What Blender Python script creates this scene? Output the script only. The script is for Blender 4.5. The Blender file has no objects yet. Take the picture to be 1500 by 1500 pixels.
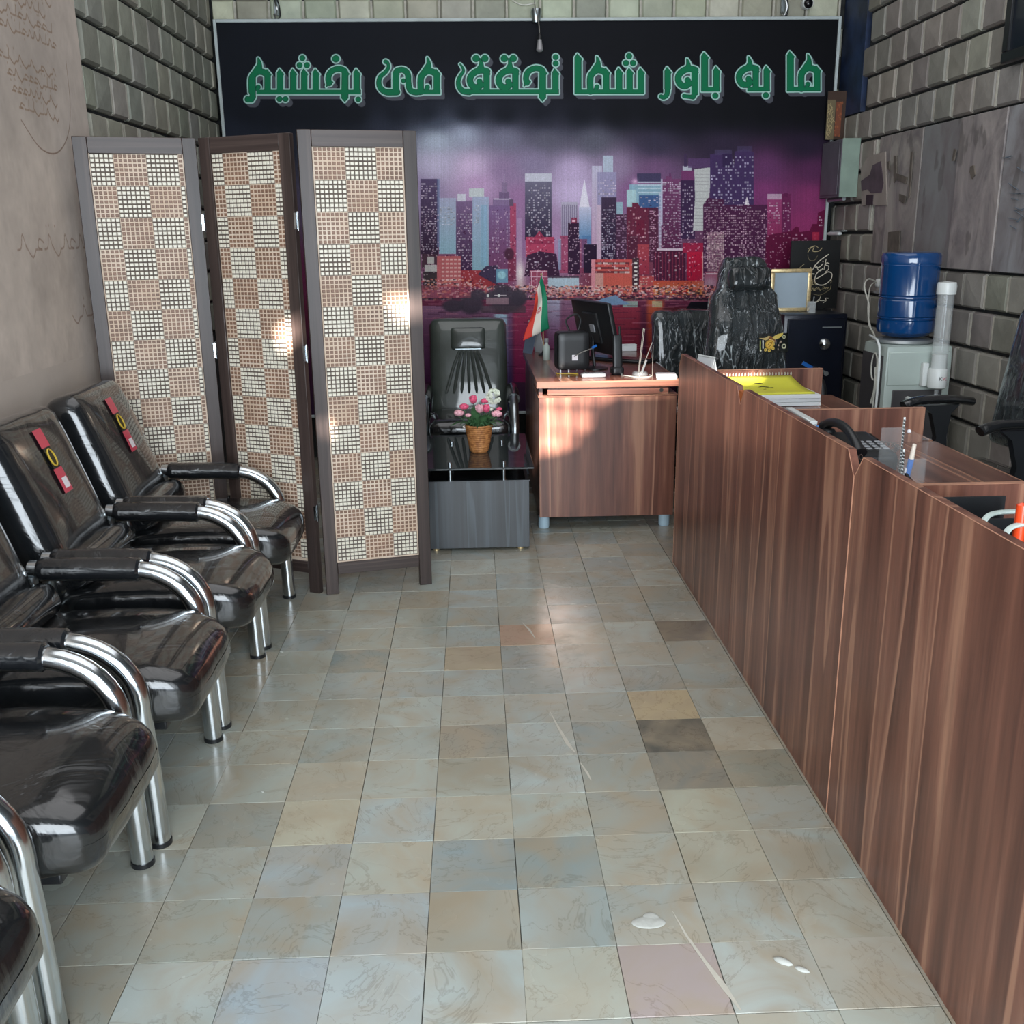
import bpy, bmesh, math, random
import numpy as np
from mathutils import Vector, Matrix, Euler, noise as mnoise
random.seed(7)
RNG = np.random.default_rng(11)
sc = bpy.context.scene
COL = sc.collection
pi = math.pi

# ---------------------------------------------------------------- camera
CAM_H = 1.445
PITCH, YAW, ROLL, FPX = .2723, .03556, -.01228, 1461.0
def cam_axes():
    cy, sy, cp, sp = math.cos(YAW), math.sin(YAW), math.cos(PITCH), math.sin(PITCH)
    F = np.array([sy*cp, cy*cp, -sp]); R = np.array([cy, -sy, 0.]); U = np.cross(R, F)
    c, s = math.cos(ROLL), math.sin(ROLL)
    return c*R+s*U, -s*R+c*U, F
cR, cU, cF = cam_axes()
cd = bpy.data.cameras.new('camera')
cam = bpy.data.objects.new('camera', cd); COL.objects.link(cam)
cd.sensor_width = 36; cd.lens = 36*FPX/1500; cd.clip_start = .05; cd.clip_end = 200
M = Matrix(((cR[0], cU[0], -cF[0], 0), (cR[1], cU[1], -cF[1], 0), (cR[2], cU[2], -cF[2], CAM_H), (0, 0, 0, 1)))
cam.matrix_world = M
sc.camera = cam

# ---------------------------------------------------------------- light, sky, exposure
sc.view_settings.view_transform = 'Standard'
sc.view_settings.look = 'None'
sc.view_settings.exposure = 0.0
sc.view_settings.gamma = 1.0
sc.view_settings.use_curve_mapping = False
w = bpy.data.worlds.new('sky'); sc.world = w; w.use_nodes = True
bg = w.node_tree.nodes['Background']
bg.inputs[0].default_value = (.62, .78, 1, 1); bg.inputs[1].default_value = 1.6
def light(name, kind, loc, direction, energy, color=(1, 1, 1), **kw):
    d = bpy.data.lights.new(name, kind); d.energy = energy; d.color = color
    for k, v in kw.items(): setattr(d, k, v)
    o = bpy.data.objects.new(name, d); COL.objects.link(o); o.location = loc
    o.rotation_euler = Vector(direction).to_track_quat('-Z', 'Y').to_euler()
    return o
SUN_DX, SUN_DZ = .10, -.5         # change of x and z per metre travelled into the room
light('sun', 'SUN', (0, -9, 6), (SUN_DX, 1, SUN_DZ), 36.0, (1, .92, .84), angle=math.radians(.8))
light('shopfront_daylight', 'AREA', (.35, -.9, 1.55), (0, 1, -.02), 245.0, (.86, .94, 1.0), shape='RECTANGLE', size=3.3, size_y=2.5)

light('ceiling_light', 'AREA', (.4, 3.4, 3.9), (0, 0, -1), 62.0, (.98, .98, 1.0), shape='RECTANGLE', size=3.2, size_y=4.6)  # unseen fill lamp, added overhead to lift the ambient level

# ---------------------------------------------------------------- helpers
def s2l(c):
    c = np.asarray(c, float)/255.
    return np.where(c <= .04045, c/12.92, ((c+.055)/1.055)**2.4)
def rgb(r, g, b): 
    v = s2l((r, g, b)); return (float(v[0]), float(v[1]), float(v[2]), 1.0)

MATS = {}
def newmat(name):
    m = bpy.data.materials.new(name); m.use_nodes = True; MATS[name] = m
    nt = m.node_tree; return m, nt, nt.nodes['Principled BSDF']
def setp(b, **k):
    for a, v in k.items(): b.inputs[a.replace('_', ' ')].default_value = v
def nd(nt, t, **k):
    n = nt.nodes.new(t)
    for a, v in k.items():
        if hasattr(n, a): setattr(n, a, v)
        else: n.inputs[a.replace('_', ' ')].default_value = v
    return n
def coords(nt, scale=(1, 1, 1), kind='Object', rnd=False):
    tc = nd(nt, 'ShaderNodeTexCoord'); mp = nd(nt, 'ShaderNodeMapping'); mp.inputs['Scale'].default_value = scale
    src = tc.outputs[kind]
    if rnd:
        oi = nd(nt, 'ShaderNodeObjectInfo'); mu = nd(nt, 'ShaderNodeMath', operation='MULTIPLY'); mu.inputs[1].default_value = 97.3
        nt.links.new(oi.outputs['Random'], mu.inputs[0])
        ad = nd(nt, 'ShaderNodeVectorMath', operation='ADD'); nt.links.new(src, ad.inputs[0]); nt.links.new(mu.outputs[0], ad.inputs[1]); src = ad.outputs[0]
    nt.links.new(src, mp.inputs['Vector']); return mp.outputs[0]
def ramp(nt, fac, stops, interp='LINEAR'):
    r = nd(nt, 'ShaderNodeValToRGB'); r.color_ramp.interpolation = interp
    e = r.color_ramp.elements
    while len(e) < len(stops): e.new(.5)
    for i, (p, c) in enumerate(stops): e[i].position = p; e[i].color = c
    if fac is not None: nt.links.new(fac, r.inputs[0])
    return r.outputs[0]
def mix(nt, fac, a, b, mode='MIX'):
    m = nd(nt, 'ShaderNodeMix', data_type='RGBA', blend_type=mode)
    for i, v in ((0, fac), (6, a), (7, b)):
        if isinstance(v, (int, float)): m.inputs[i].default_value = v
        elif isinstance(v, tuple): m.inputs[i].default_value = v
        else: nt.links.new(v, m.inputs[i])
    return m.outputs[2]
def bump(nt, b, h, strength=.3, dist=.01):
    n = nd(nt, 'ShaderNodeBump'); n.inputs['Strength'].default_value = strength; n.inputs['Distance'].default_value = dist
    nt.links.new(h, n.inputs['Height']); nt.links.new(n.outputs[0], b.inputs['Normal']); return n
def plain(name, c, rough=.5, metal=0, var=.12, nscale=8, bmp=0, bscale=60, coat=0, spec=.5, coatr=.05, **kw):
    """base colour with a soft procedural variation and an optional fine relief"""
    m, nt, b = newmat(name)
    v = coords(nt, rnd=True)
    n = nd(nt, 'ShaderNodeTexNoise', Scale=nscale, Detail=4.0); nt.links.new(v, n.inputs['Vector'])
    lo = tuple(x*(1-var) for x in c[:3])+(1,); hi = tuple(min(1, x*(1+var)) for x in c[:3])+(1,)
    nt.links.new(ramp(nt, n.outputs[0], [(.3, lo), (.7, hi)]), b.inputs['Base Color'])
    setp(b, Roughness=rough, Metallic=metal); b.inputs['Coat Weight'].default_value = coat; b.inputs['Coat Roughness'].default_value = coatr
    b.inputs['Specular IOR Level'].default_value = spec
    for k, x in kw.items(): b.inputs[k.replace('_', ' ')].default_value = x
    if bmp:
        n2 = nd(nt, 'ShaderNodeTexNoise', Scale=bscale, Detail=3.0); nt.links.new(v, n2.inputs['Vector'])
        bump(nt, b, n2.outputs[0], bmp, .004)
    return m

def wood(name, cols, axis='Z', scale=16, rough=.34, fine=1.0, coat=.15):
    """laminate with long streaks along one axis"""
    m, nt, b = newmat(name)
    long_, acr = .55, scale
    sc_ = {'Z': (acr, acr, long_), 'Y': (acr, long_, acr), 'X': (long_, acr, acr)}[axis]
    v = coords(nt, sc_)
    n = nd(nt, 'ShaderNodeTexNoise', Scale=1.0, Detail=5.0, Roughness=.62, Distortion=.2); nt.links.new(v, n.inputs['Vector'])
    c = ramp(nt, n.outputs[0], [(.34, cols[0]), (.46, cols[1]), (.56, cols[2]), (.68, cols[3])])
    v2 = coords(nt, tuple(x*7 for x in sc_)); n2 = nd(nt, 'ShaderNodeTexNoise', Scale=1.0, Detail=3.0); nt.links.new(v2, n2.inputs['Vector'])
    g = ramp(nt, n2.outputs[0], [(.35, (.78, .78, .78, 1)), (.6, (1.06, 1.05, 1.04, 1))])
    c = mix(nt, .7*fine, c, g, 'MULTIPLY')
    v3 = coords(nt, tuple(x*.8 for x in sc_)); n3 = nd(nt, 'ShaderNodeTexNoise', Scale=1.0, Detail=1.0); nt.links.new(v3, n3.inputs['Vector'])
    line = ramp(nt, n3.outputs[0], [(.575, (0, 0, 0, 1)), (.585, (1, 1, 1, 1)), (.605, (1, 1, 1, 1)), (.64, (0, 0, 0, 1))])
    c = mix(nt, line, c, cols[3])
    nt.links.new(c, b.inputs['Base Color']); setp(b, Roughness=rough); b.inputs['Coat Weight'].default_value = coat; b.inputs['Coat Roughness'].default_value = .2
    bump(nt, b, n2.outputs[0], .06, .002)
    return m

def make_image(name, arr):
    """arr: h x w x 3 (display colours 0..1, row 0 on top), painted by this script"""
    h, w_ = arr.shape[:2]
    im = bpy.data.images.new(name, w_, h)
    out = np.ones((h, w_, 4), np.float32); out[..., :3] = np.clip(arr[::-1], 0, 1)
    im.pixels.foreach_set(out.ravel()); im.update(); im.pack()
    return im
def image_mat(name, im, rough=.5, spec=.4, gain=1.0, coat=0, alpha_src=None):
    m, nt, b = newmat(name)
    uv = nd(nt, 'ShaderNodeUVMap'); t = nd(nt, 'ShaderNodeTexImage'); t.image = im; t.extension = 'EXTEND'
    nt.links.new(uv.outputs[0], t.inputs[0])
    c = t.outputs[0]
    if gain != 1: c = mix(nt, 1.0, c, (gain, gain, gain, 1), 'MULTIPLY')
    nt.links.new(c, b.inputs['Base Color']); setp(b, Roughness=rough); b.inputs['Specular IOR Level'].default_value = spec
    b.inputs['Coat Weight'].default_value = coat
    return m, nt, b, t

class MB:
    def __init__(s): s.bm = bmesh.new()
    def _x(s, vs, M_): bmesh.ops.transform(s.bm, matrix=M_, verts=vs)
    def box(s, c, d, rot=(0, 0, 0), bev=0, seg=1):
        r = bmesh.ops.create_cube(s.bm, size=1)['verts']
        bmesh.ops.scale(s.bm, vec=d, verts=r)
        if bev:
            ed = list({e for v in r for e in v.link_edges})
            g = bmesh.ops.bevel(s.bm, geom=ed, offset=bev, segments=seg, affect='EDGES', profile=.5)
            r = list({v for f in g['faces'] for v in f.verts} | {v for v in r if v.is_valid})
        s._x(r, Matrix.Translation(c) @ Euler(rot).to_matrix().to_4x4()); return s
    def b2(s, x0, x1, y0, y1, z0, z1, bev=0, seg=1):
        return s.box(((x0+x1)/2, (y0+y1)/2, (z0+z1)/2), (abs(x1-x0), abs(y1-y0), abs(z1-z0)), bev=bev, seg=seg)
    def cyl(s, p0, p1, r, r2=None, n=16):
        p0, p1 = Vector(p0), Vector(p1); d = p1-p0
        g = bmesh.ops.create_cone(s.bm, cap_ends=True, segments=n, radius1=r, radius2=r if r2 is None else r2, depth=d.length)['verts']
        s._x(g, Matrix.Translation((p0+p1)/2) @ d.to_track_quat('Z', 'Y').to_matrix().to_4x4()); return s
    def sphere(s, c, r, sc=(1, 1, 1), n=12, rot=(0, 0, 0)):
        g = bmesh.ops.create_uvsphere(s.bm, u_segments=n, v_segments=max(6, n*2//3), radius=r)['verts']
        s._x(g, Matrix.Translation(c) @ Euler(rot).to_matrix().to_4x4() @ Matrix.Diagonal((*sc, 1))); return s
    def tube(s, pts, r, n=10, closed=False, cap=True, flat=None):
        pts = [Vector(p) for p in pts]; L = len(pts)
        rs = r if isinstance(r, (list, tuple)) else [r]*L
        rings = []; up = None
        for i, p in enumerate(pts):
            a = pts[(i-1) % L] if (i > 0 or closed) else p; b = pts[(i+1) % L] if (i < L-1 or closed) else p
            t = (b-a).normalized()
            if up is None:
                up = Vector((0, 0, 1)) if abs(t.z) < .9 else Vector((1, 0, 0))
            u = (up - t*up.dot(t)).normalized(); v = t.cross(u); up = u
            fy = flat or 1
            rings.append([s.bm.verts.new(p+u*math.cos(2*pi*k/n)*rs[i]*fy+v*math.sin(2*pi*k/n)*rs[i]) for k in range(n)])
        for i in range(L if closed else L-1):
            A, B = rings[i], rings[(i+1) % L]
            for k in range(n): s.bm.faces.new((A[k], A[(k+1) % n], B[(k+1) % n], B[k]))
        if cap and not closed: s.bm.faces.new(rings[0][::-1]); s.bm.faces.new(rings[-1])
        return s
    def lathe(s, prof, c=(0, 0, 0), n=28, ax=None):
        rings = []; c = Vector(c); M_ = ax or Matrix.Identity(3)
        for r, z in prof:
            rings.append([s.bm.verts.new(c+M_ @ Vector((r*math.cos(2*pi*k/n), r*math.sin(2*pi*k/n), z))) for k in range(n)])
        for A, B in zip(rings, rings[1:]):
            for k in range(n): s.bm.faces.new((A[k], A[(k+1) % n], B[(k+1) % n], B[k]))
        if prof[0][0] > 1e-5: s.bm.faces.new(rings[0][::-1])
        if prof[-1][0] > 1e-5: s.bm.faces.new(rings[-1])
        return s
    def prism(s, poly, axis, a, b):
        """poly in the other two axes (xy for z, xz for y, yz for x), extruded a..b"""
        def P(u, v, t): return {'z': (u, v, t), 'y': (u, t, v), 'x': (t, u, v)}[axis]
        A = [s.bm.verts.new(P(u, v, a)) for u, v in poly]; B = [s.bm.verts.new(P(u, v, b)) for u, v in poly]
        n = len(poly); s.bm.faces.new(A); s.bm.faces.new(B[::-1])
        for k in range(n): s.bm.faces.new((A[k], B[k], B[(k+1) % n], A[(k+1) % n]))
        return s
    def cushion(s, c, d, r, puff=(0, 0, 0), n=10, rot=(0, 0, 0), wr=0, seed=0, ws=9, shear=0, fn=None):
        """rounded padded block; puff swells the faces, wr wrinkles them"""
        old = set(s.bm.verts)
        g = bmesh.ops.create_cube(s.bm, size=2)['verts']
        ed = list({e for v in g for e in v.link_edges})
        bmesh.ops.subdivide_edges(s.bm, edges=ed, cuts=n, use_grid_fill=True)
        seen = [v for v in s.bm.verts if v not in old]
        h = Vector(d)/2
        Mx = Matrix.Translation(c) @ Euler(rot).to_matrix().to_4x4()
        for v in seen:
            # push grid lines towards the corners so the rounding gets points
            q = Vector([math.copysign(abs(t)**.75, t) for t in v.co])
            p = Vector((q.x*h.x, q.y*h.y, q.z*h.z))
            inn = Vector([max(-(h[i]-r), min(h[i]-r, p[i])) for i in range(3)])
            dd = p-inn
            if dd.length > 1e-6:
                # corner directions: keep the face points flat, round the edges
                dd = dd.normalized()*r
            p = inn+dd
            for i in range(3):
                j, k = (i+1) % 3, (i+2) % 3
                a = max(0, 1-(p[j]/h[j])**2)*max(0, 1-(p[k]/h[k])**2)
                p[i] += math.copysign(1, q[i])*puff[i]*a*min(1, abs(q[i]))**3
            if wr:
                nz = mnoise.noise(Vector((p.x*ws+seed, p.y*ws, p.z*ws)))+.5*mnoise.noise(Vector((p.x*ws*2.3, p.y*ws*2.3+seed, p.z*ws*2.3)))
                p += (p.normalized() if p.length else Vector())*nz*wr
            if fn: p = Vector(fn(p))
            v.co = Mx @ p
        return s
    def quad(s, a, b, c, d, uv=False):
        vs = [s.bm.verts.new(p) for p in (a, b, c, d)]; f = s.bm.faces.new(vs)
        if uv:
            l = s.bm.loops.layers.uv.verify()
            for lp, t in zip(f.loops, ((0, 0), (1, 0), (1, 1), (0, 1))): lp[l].uv = t
        return s
    def grid(s, fn, nu, nv, uv=False, thick=0):
        V = [[s.bm.verts.new(fn(i/nu, j/nv)) for j in range(nv+1)] for i in range(nu+1)]
        l = s.bm.loops.layers.uv.verify() if uv else None
        for i in range(nu):
            for j in range(nv):
                f = s.bm.faces.new((V[i][j], V[i+1][j], V[i+1][j+1], V[i][j+1]))
                if uv:
                    for lp, t in zip(f.loops, ((i, j), (i+1, j), (i+1, j+1), (i, j+1))): lp[l].uv = (t[0]/nu, t[1]/nv)
        return s
    def build(s, name, mat, parent=None, loc=(0, 0, 0), rotz=0, smooth=38, fix=True):
        if fix: bmesh.ops.recalc_face_normals(s.bm, faces=s.bm.faces)
        me = bpy.data.meshes.new(name); s.bm.to_mesh(me); s.bm.free()
        if smooth:
            me.shade_smooth(); me.set_sharp_from_angle(angle=math.radians(smooth))
        me.materials.append(MATS[mat] if isinstance(mat, str) else mat)
        return link(name, me, parent, loc, rotz)
def link(name, me, parent=None, loc=(0, 0, 0), rotz=0):
    o = bpy.data.objects.new(name, me); COL.objects.link(o)
    o.location = loc; o.rotation_euler = (0, 0, rotz)
    if parent: o.parent = parent
    return o
def tag(o, label=None, cat=None, group=None, kind=None):
    for k, v in (('label', label), ('category', cat), ('group', group), ('kind', kind)):
        if v: o[k] = v
    return o
def thing(name, label, cat, loc=(0, 0, 0), rotz=0, group=None):
    o = bpy.data.objects.new(name, None); COL.objects.link(o); o.empty_display_size = .1
    o.location = loc; o.rotation_euler = (0, 0, rotz)
    return tag(o, label, cat, group)
def structure(o): o['kind'] = 'structure'; return o
def copy_tree(o, parent=None):
    c = o.copy(); COL.objects.link(c)
    if parent: c.parent = parent
    for ch in list(o.children): copy_tree(ch, c)
    return c
def catmull(pts, k=6, closed=False):
    P = [Vector(p) for p in pts]; out = []; n = len(P)
    rng = range(n if closed else n-1)
    for i in rng:
        if closed: p0, p1, p2, p3 = P[(i-1) % n], P[i], P[(i+1) % n], P[(i+2) % n]
        else: p0, p1, p2, p3 = P[max(i-1, 0)], P[i], P[i+1], P[min(i+2, n-1)]
        for j in range(k):
            t = j/k
            out.append(.5*((2*p1)+(-p0+p2)*t+(2*p0-5*p1+4*p2-p3)*t*t+(-p0+3*p1-3*p2+p3)*t**3))
    if not closed: out.append(P[-1])
    return out

# ---------------------------------------------------------------- flat print painter (numpy canvas)
class Canvas:
    """canvas in arbitrary units: x0..x1, y0..y1 (y down), s samples per unit; colours are display values 0..255"""
    def __init__(c, x0, y0, x1, y1, s, base=(0, 0, 0)):
        c.x0, c.y0, c.s = x0, y0, s; c.W = int((x1-x0)*s); c.H = int((y1-y0)*s)
        c.a = np.empty((c.H, c.W, 3), np.float32); c.a[:] = np.array(base)/255.
    def _b(c, x0, y0, x1, y1):
        i0 = max(0, int(math.floor((x0-c.x0)*c.s))); i1 = min(c.W, int(math.ceil((x1-c.x0)*c.s)))
        j0 = max(0, int(math.floor((y0-c.y0)*c.s))); j1 = min(c.H, int(math.ceil((y1-c.y0)*c.s)))
        return i0, j0, max(i0, i1), max(j0, j1)
    def xy(c, i0, j0, i1, j1):
        return np.meshgrid((np.arange(i0, i1)+.5)/c.s+c.x0, (np.arange(j0, j1)+.5)/c.s+c.y0)
    def rect(c, x0, y0, x1, y1, col, a=1.0, col2=None, soft=0):
        i0, j0, i1, j1 = c._b(x0, y0, x1, y1)
        if i1 <= i0 or j1 <= j0: return
        t = np.array(col, float)/255.
        R = c.a[j0:j1, i0:i1]
        if col2 is not None:
            k = np.linspace(0, 1, j1-j0)[:, None, None]; t = t*(1-k)+np.array(col2, float)/255.*k
        R[:] = R*(1-a)+t*a
    def poly(c, pts, col, a=1.0):
        pts = np.array(pts, float); i0, j0, i1, j1 = c._b(pts[:, 0].min(), pts[:, 1].min(), pts[:, 0].max(), pts[:, 1].max())
        if i1 <= i0 or j1 <= j0: return
        X, Y = c.xy(i0, j0, i1, j1); ins = np.zeros(X.shape, bool); n = len(pts)
        for k in range(n):
            x1, y1 = pts[k]; x2, y2 = pts[(k+1) % n]
            if y1 == y2: continue
            cond = ((y1 > Y) != (y2 > Y)) & (X < (x2-x1)*(Y-y1)/(y2-y1)+x1); ins ^= cond
        R = c.a[j0:j1, i0:i1]; m = (ins*a)[..., None]; R[:] = R*(1-m)+np.array(col)/255.*m
    def disc(c, x, y, r, col, a=1.0, soft=.3, ry=None):
        ry = ry or r; e = 1+soft
        i0, j0, i1, j1 = c._b(x-r*e-1, y-ry*e-1, x+r*e+1, y+ry*e+1)
        if i1 <= i0 or j1 <= j0: return
        X, Y = c.xy(i0, j0, i1, j1); d = np.sqrt(((X-x)/r)**2+((Y-y)/ry)**2)
        m = np.clip((1+soft*.5-d)/max(soft, .02), 0, 1)[..., None]*a; R = c.a[j0:j1, i0:i1]; R[:] = R*(1-m)+np.array(col)/255.*m
    def glow(c, x, y, rx, ry, col, a):
        i0, j0, i1, j1 = c._b(x-2.6*rx, y-2.6*ry, x+2.6*rx, y+2.6*ry)
        if i1 <= i0 or j1 <= j0: return
        X, Y = c.xy(i0, j0, i1, j1); m = (a*np.exp(-((X-x)/rx)**2-((Y-y)/ry)**2))[..., None]
        R = c.a[j0:j1, i0:i1]; R[:] = R*(1-m)+np.array(col)/255.*m
    def stroke(c, pts, w, col, a=1.0, w2=None):
        P = [tuple(p) for p in pts]; n = len(P)
        for k in range(n-1):
            (x1, y1), (x2, y2) = P[k], P[k+1]
            wa = w if w2 is None else w+(w2-w)*k/(n-1); wb = w if w2 is None else w+(w2-w)*(k+1)/(n-1)
            mw = max(wa, wb)/2+1/c.s
            i0, j0, i1, j1 = c._b(min(x1, x2)-mw, min(y1, y2)-mw, max(x1, x2)+mw, max(y1, y2)+mw)
            if i1 <= i0 or j1 <= j0: continue
            X, Y = c.xy(i0, j0, i1, j1); dx, dy = x2-x1, y2-y1; L = dx*dx+dy*dy+1e-9
            t = np.clip(((X-x1)*dx+(Y-y1)*dy)/L, 0, 1); d = np.hypot(X-x1-t*dx, Y-y1-t*dy)
            m = np.clip(((wa+(wb-wa)*t)/2-d)*c.s+.5, 0, 1)[..., None]*a
            R = c.a[j0:j1, i0:i1]; R[:] = R*(1-m)+np.array(col)/255.*m
    def windows(c, x0, y0, x1, y1, sx, sy, p, col=(225, 205, 225), w=.55, h=.45, a=.9):
        nx = int((x1-x0)/sx); ny = int((y1-y0)/sy)
        R_ = RNG.random((max(nx, 1), max(ny, 1), 3))
        for i in range(nx):
            for j in range(ny):
                if R_[i, j, 0] < p:
                    k = .55+.45*R_[i, j, 1]; x = x0+(i+.2)*sx; y = y0+(j+.25)*sy
                    c.rect(x, y, x+sx*w*(.7+.6*R_[i, j, 2]), y+sy*h, [v*k for v in col], a)
# ================================================================ banner print
def sm(pts, k=5): return [(p.x, p.y) for p in catmull([(x, y, 0) for x, y in pts], k)]
def letters():
    """stroke list: (kind, data, width) in photo-like banner units"""
    out = []
    def crop(x0): return lambda x, y: (x0+x/4.839, 60+y/4.839)
    def S(c, pts, w, w2=None, smooth=False):
        p = sm(pts) if smooth else pts
        out.append(('s', [c(*q) for q in p], w/4.839, None if w2 is None else w2/4.839))
    def D(c, x, y, r): out.append(('d', c(x, y), r/4.839))
    def stem(c, x, yt, yb, w=40):
        # vertical bar with a roof-like slanted tip
        P = [(x-w/2, yb), (x-w/2, yt+14), (x-w*.12, yt-12), (x+w*.62, yt+24), (x+w/2, yt+34), (x+w/2, yb)]
        out.append(('p', [c(*q) for q in P]))
    def base(c, x0, x1, y, w=26): out.append(('p', [c(x0, y-w/2), c(x1, y-w/2), c(x1, y+w/2), c(x0, y+w/2)]))
    def flame(c, x, y):
        P = sm([(x-42, y+78), (x-22, y+48), (x-6, y+22), (x-4, y-18), (x+14, y+6), (x+22, y+34), (x+24, y+66)], 4)
        out.append(('p', [c(*q) for q in P]))
    def meem(c, x, yt, yb, w=40):      # arch, right stem at x
        S(c, [(x-112, yb-2), (x-114, yt+70), (x-104, yt+32), (x-70, yt+4), (x-30, yt+6), (x-4, yt+24)], 40, smooth=True)
        stem(c, x, yt, yb+12, w); flame(c, x-64, yt-76)
        D(c, x-66, yb-34, 15); S(c, [(x-78, yb-20), (x-60, yb-6), (x-20, yb)], 15)
    def hook(c, x, y):                  # the beaked head of kh and h, its tall stem at x
        S(c, [(x-112, y+88), (x-118, y+60), (x-112, y+26), (x-90, y), (x-50, y-14), (x-12, y-6), (x+2, y+12)], 36, smooth=True)
        out.append(('p', [c(x-132, y+112), c(x-122, y+60), c(x-92, y+74), c(x-86, y+82)]))
        P = [(x-21, y+8), (x-8, y-14), (x+30, y+22), (x+21, y+32), (x+21, y+192), (x-2, y+218), (x-24, y+192)]
        out.append(('p', [c(*q) for q in P]))
    def bowl(c, x, y, yb):              # round head left of the stem at x
        S(c, [(x+4, y+10), (x-30, y+2), (x-76, y+12), (x-112, y+46), (x-116, y+86), (x-94, y+118), (x-62, y+122), (x-38, y+104)], 40, smooth=True)
        D(c, x-50, y+82, 19)
    c = crop(350)
    D(c, 60, 408, 15); S(c, [(62, 414), (88, 414), (98, 396), (98, 300), (98, 250)], 38)
    meem(c, 203, 215, 362)
    for x in (292, 385, 463, 545): stem(c, x, 212, 372)
    base(c, 128, 862, 362); hook(c, 752, 212); stem(c, 835, 212, 372)
    for x, y, r in ((450, 122, 18), (430, 172, 18), (482, 172, 18), (687, 127, 23), (288, 412, 18), (330, 412, 18), (846, 414, 17)): D(c, x, y, r)
    meem(c, 1402, 212, 362); base(c, 1230, 1425, 362)
    S(c, [(1110, 360), (1112, 232), (1140, 206), (1175, 210), (1198, 240), (1202, 300), (1212, 345), (1245, 364), (1290, 362)], 36, smooth=True)
    stem(c, 1112, 212, 372); D(c, 1166, 282, 14)
    S(c, [(1120, 362), (1050, 364), (1008, 340), (992, 300), (1002, 255), (1040, 220), (1060, 185), (1052, 150), (1040, 148)], 42, 12, smooth=True); D(c, 1040, 148, 13)
    c = crop(640)
    stem(c, 840, 210, 372); D(c, 842, 115, 18); D(c, 842, 160, 18); hook(c, 750, 208)
    base(c, 190, 862, 360); stem(c, 556, 210, 372); bowl(c, 556, 206, 362); flame(c, 512, 142)
    stem(c, 352, 210, 372); bowl(c, 352, 206, 362); flame(c, 308, 142)
    S(c, [(230, 362), (185, 356), (158, 325), (152, 285), (168, 245), (188, 215), (182, 190), (165, 165)], 40, 6, smooth=True)
    for x, y, r in ((277, 125, 23), (340, 125, 23), (478, 125, 23), (541, 125, 23)): D(c, x, y, r)
    stem(c, 1000, 105, 370, 44); base(c, 980, 1462, 360); meem(c, 1200, 205, 360)
    for x in (1292, 1366, 1446): stem(c, x, 205, 370)
    for x, y in ((1362, 108), (1340, 157), (1390, 157)): D(c, x, y, 19)
    c = crop(930)
    stem(c, 232, 200, 340); S(c, [(232, 330), (226, 380), (205, 400), (188, 396)], 34, 22, smooth=True); D(c, 186, 394, 13)
    stem(c, 424, 200, 380); bowl(c, 424, 196, 350); flame(c, 372, 145); S(c, [(424, 370), (412, 398), (352, 392)], 34, 22); D(c, 350, 390, 13)
    stem(c, 494, 95, 355, 44); base(c, 474, 598, 343); stem(c, 578, 195, 355); D(c, 570, 388, 19)
    stem(c, 856, 192, 350); bowl(c, 856, 188, 345); flame(c, 808, 130); base(c, 800, 952, 341); stem(c, 934, 192, 352); D(c, 928, 385, 19)
    stem(c, 1102, 88, 355, 44); base(c, 1082, 1310, 341); meem(c, 1292, 190, 341)
    return out
def draw_letters(cv):
    L = letters()
    def paint(dx, dy, grow, col):
        for it in L:
            if it[0] == 's':
                cv.stroke([(x+dx, y+dy) for x, y in it[1]], it[2]+grow, col, 1, None if it[3] is None else it[3]+grow)
            elif it[0] == 'd': cv.disc(it[1][0]+dx, it[1][1]+dy, it[2]+grow/2, col, soft=.12)
            else:
                P = [(x+dx, y+dy) for x, y in it[1]]
                cv.poly(P, col)
                if grow > 0: cv.stroke(P+[P[0]], grow, col)
    for k in range(1, 6): paint(k*1.0, k*1.15, 4.2, (78, 80, 88) if k > 2 else (112, 112, 120))
    paint(0, 0, 5.2, (150, 196, 186)); paint(0, 0, 3.8, (176, 214, 204)); paint(0, 0, 1.2, (10, 54, 44)); paint(0, 0, -.2, (18, 112, 74))

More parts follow.
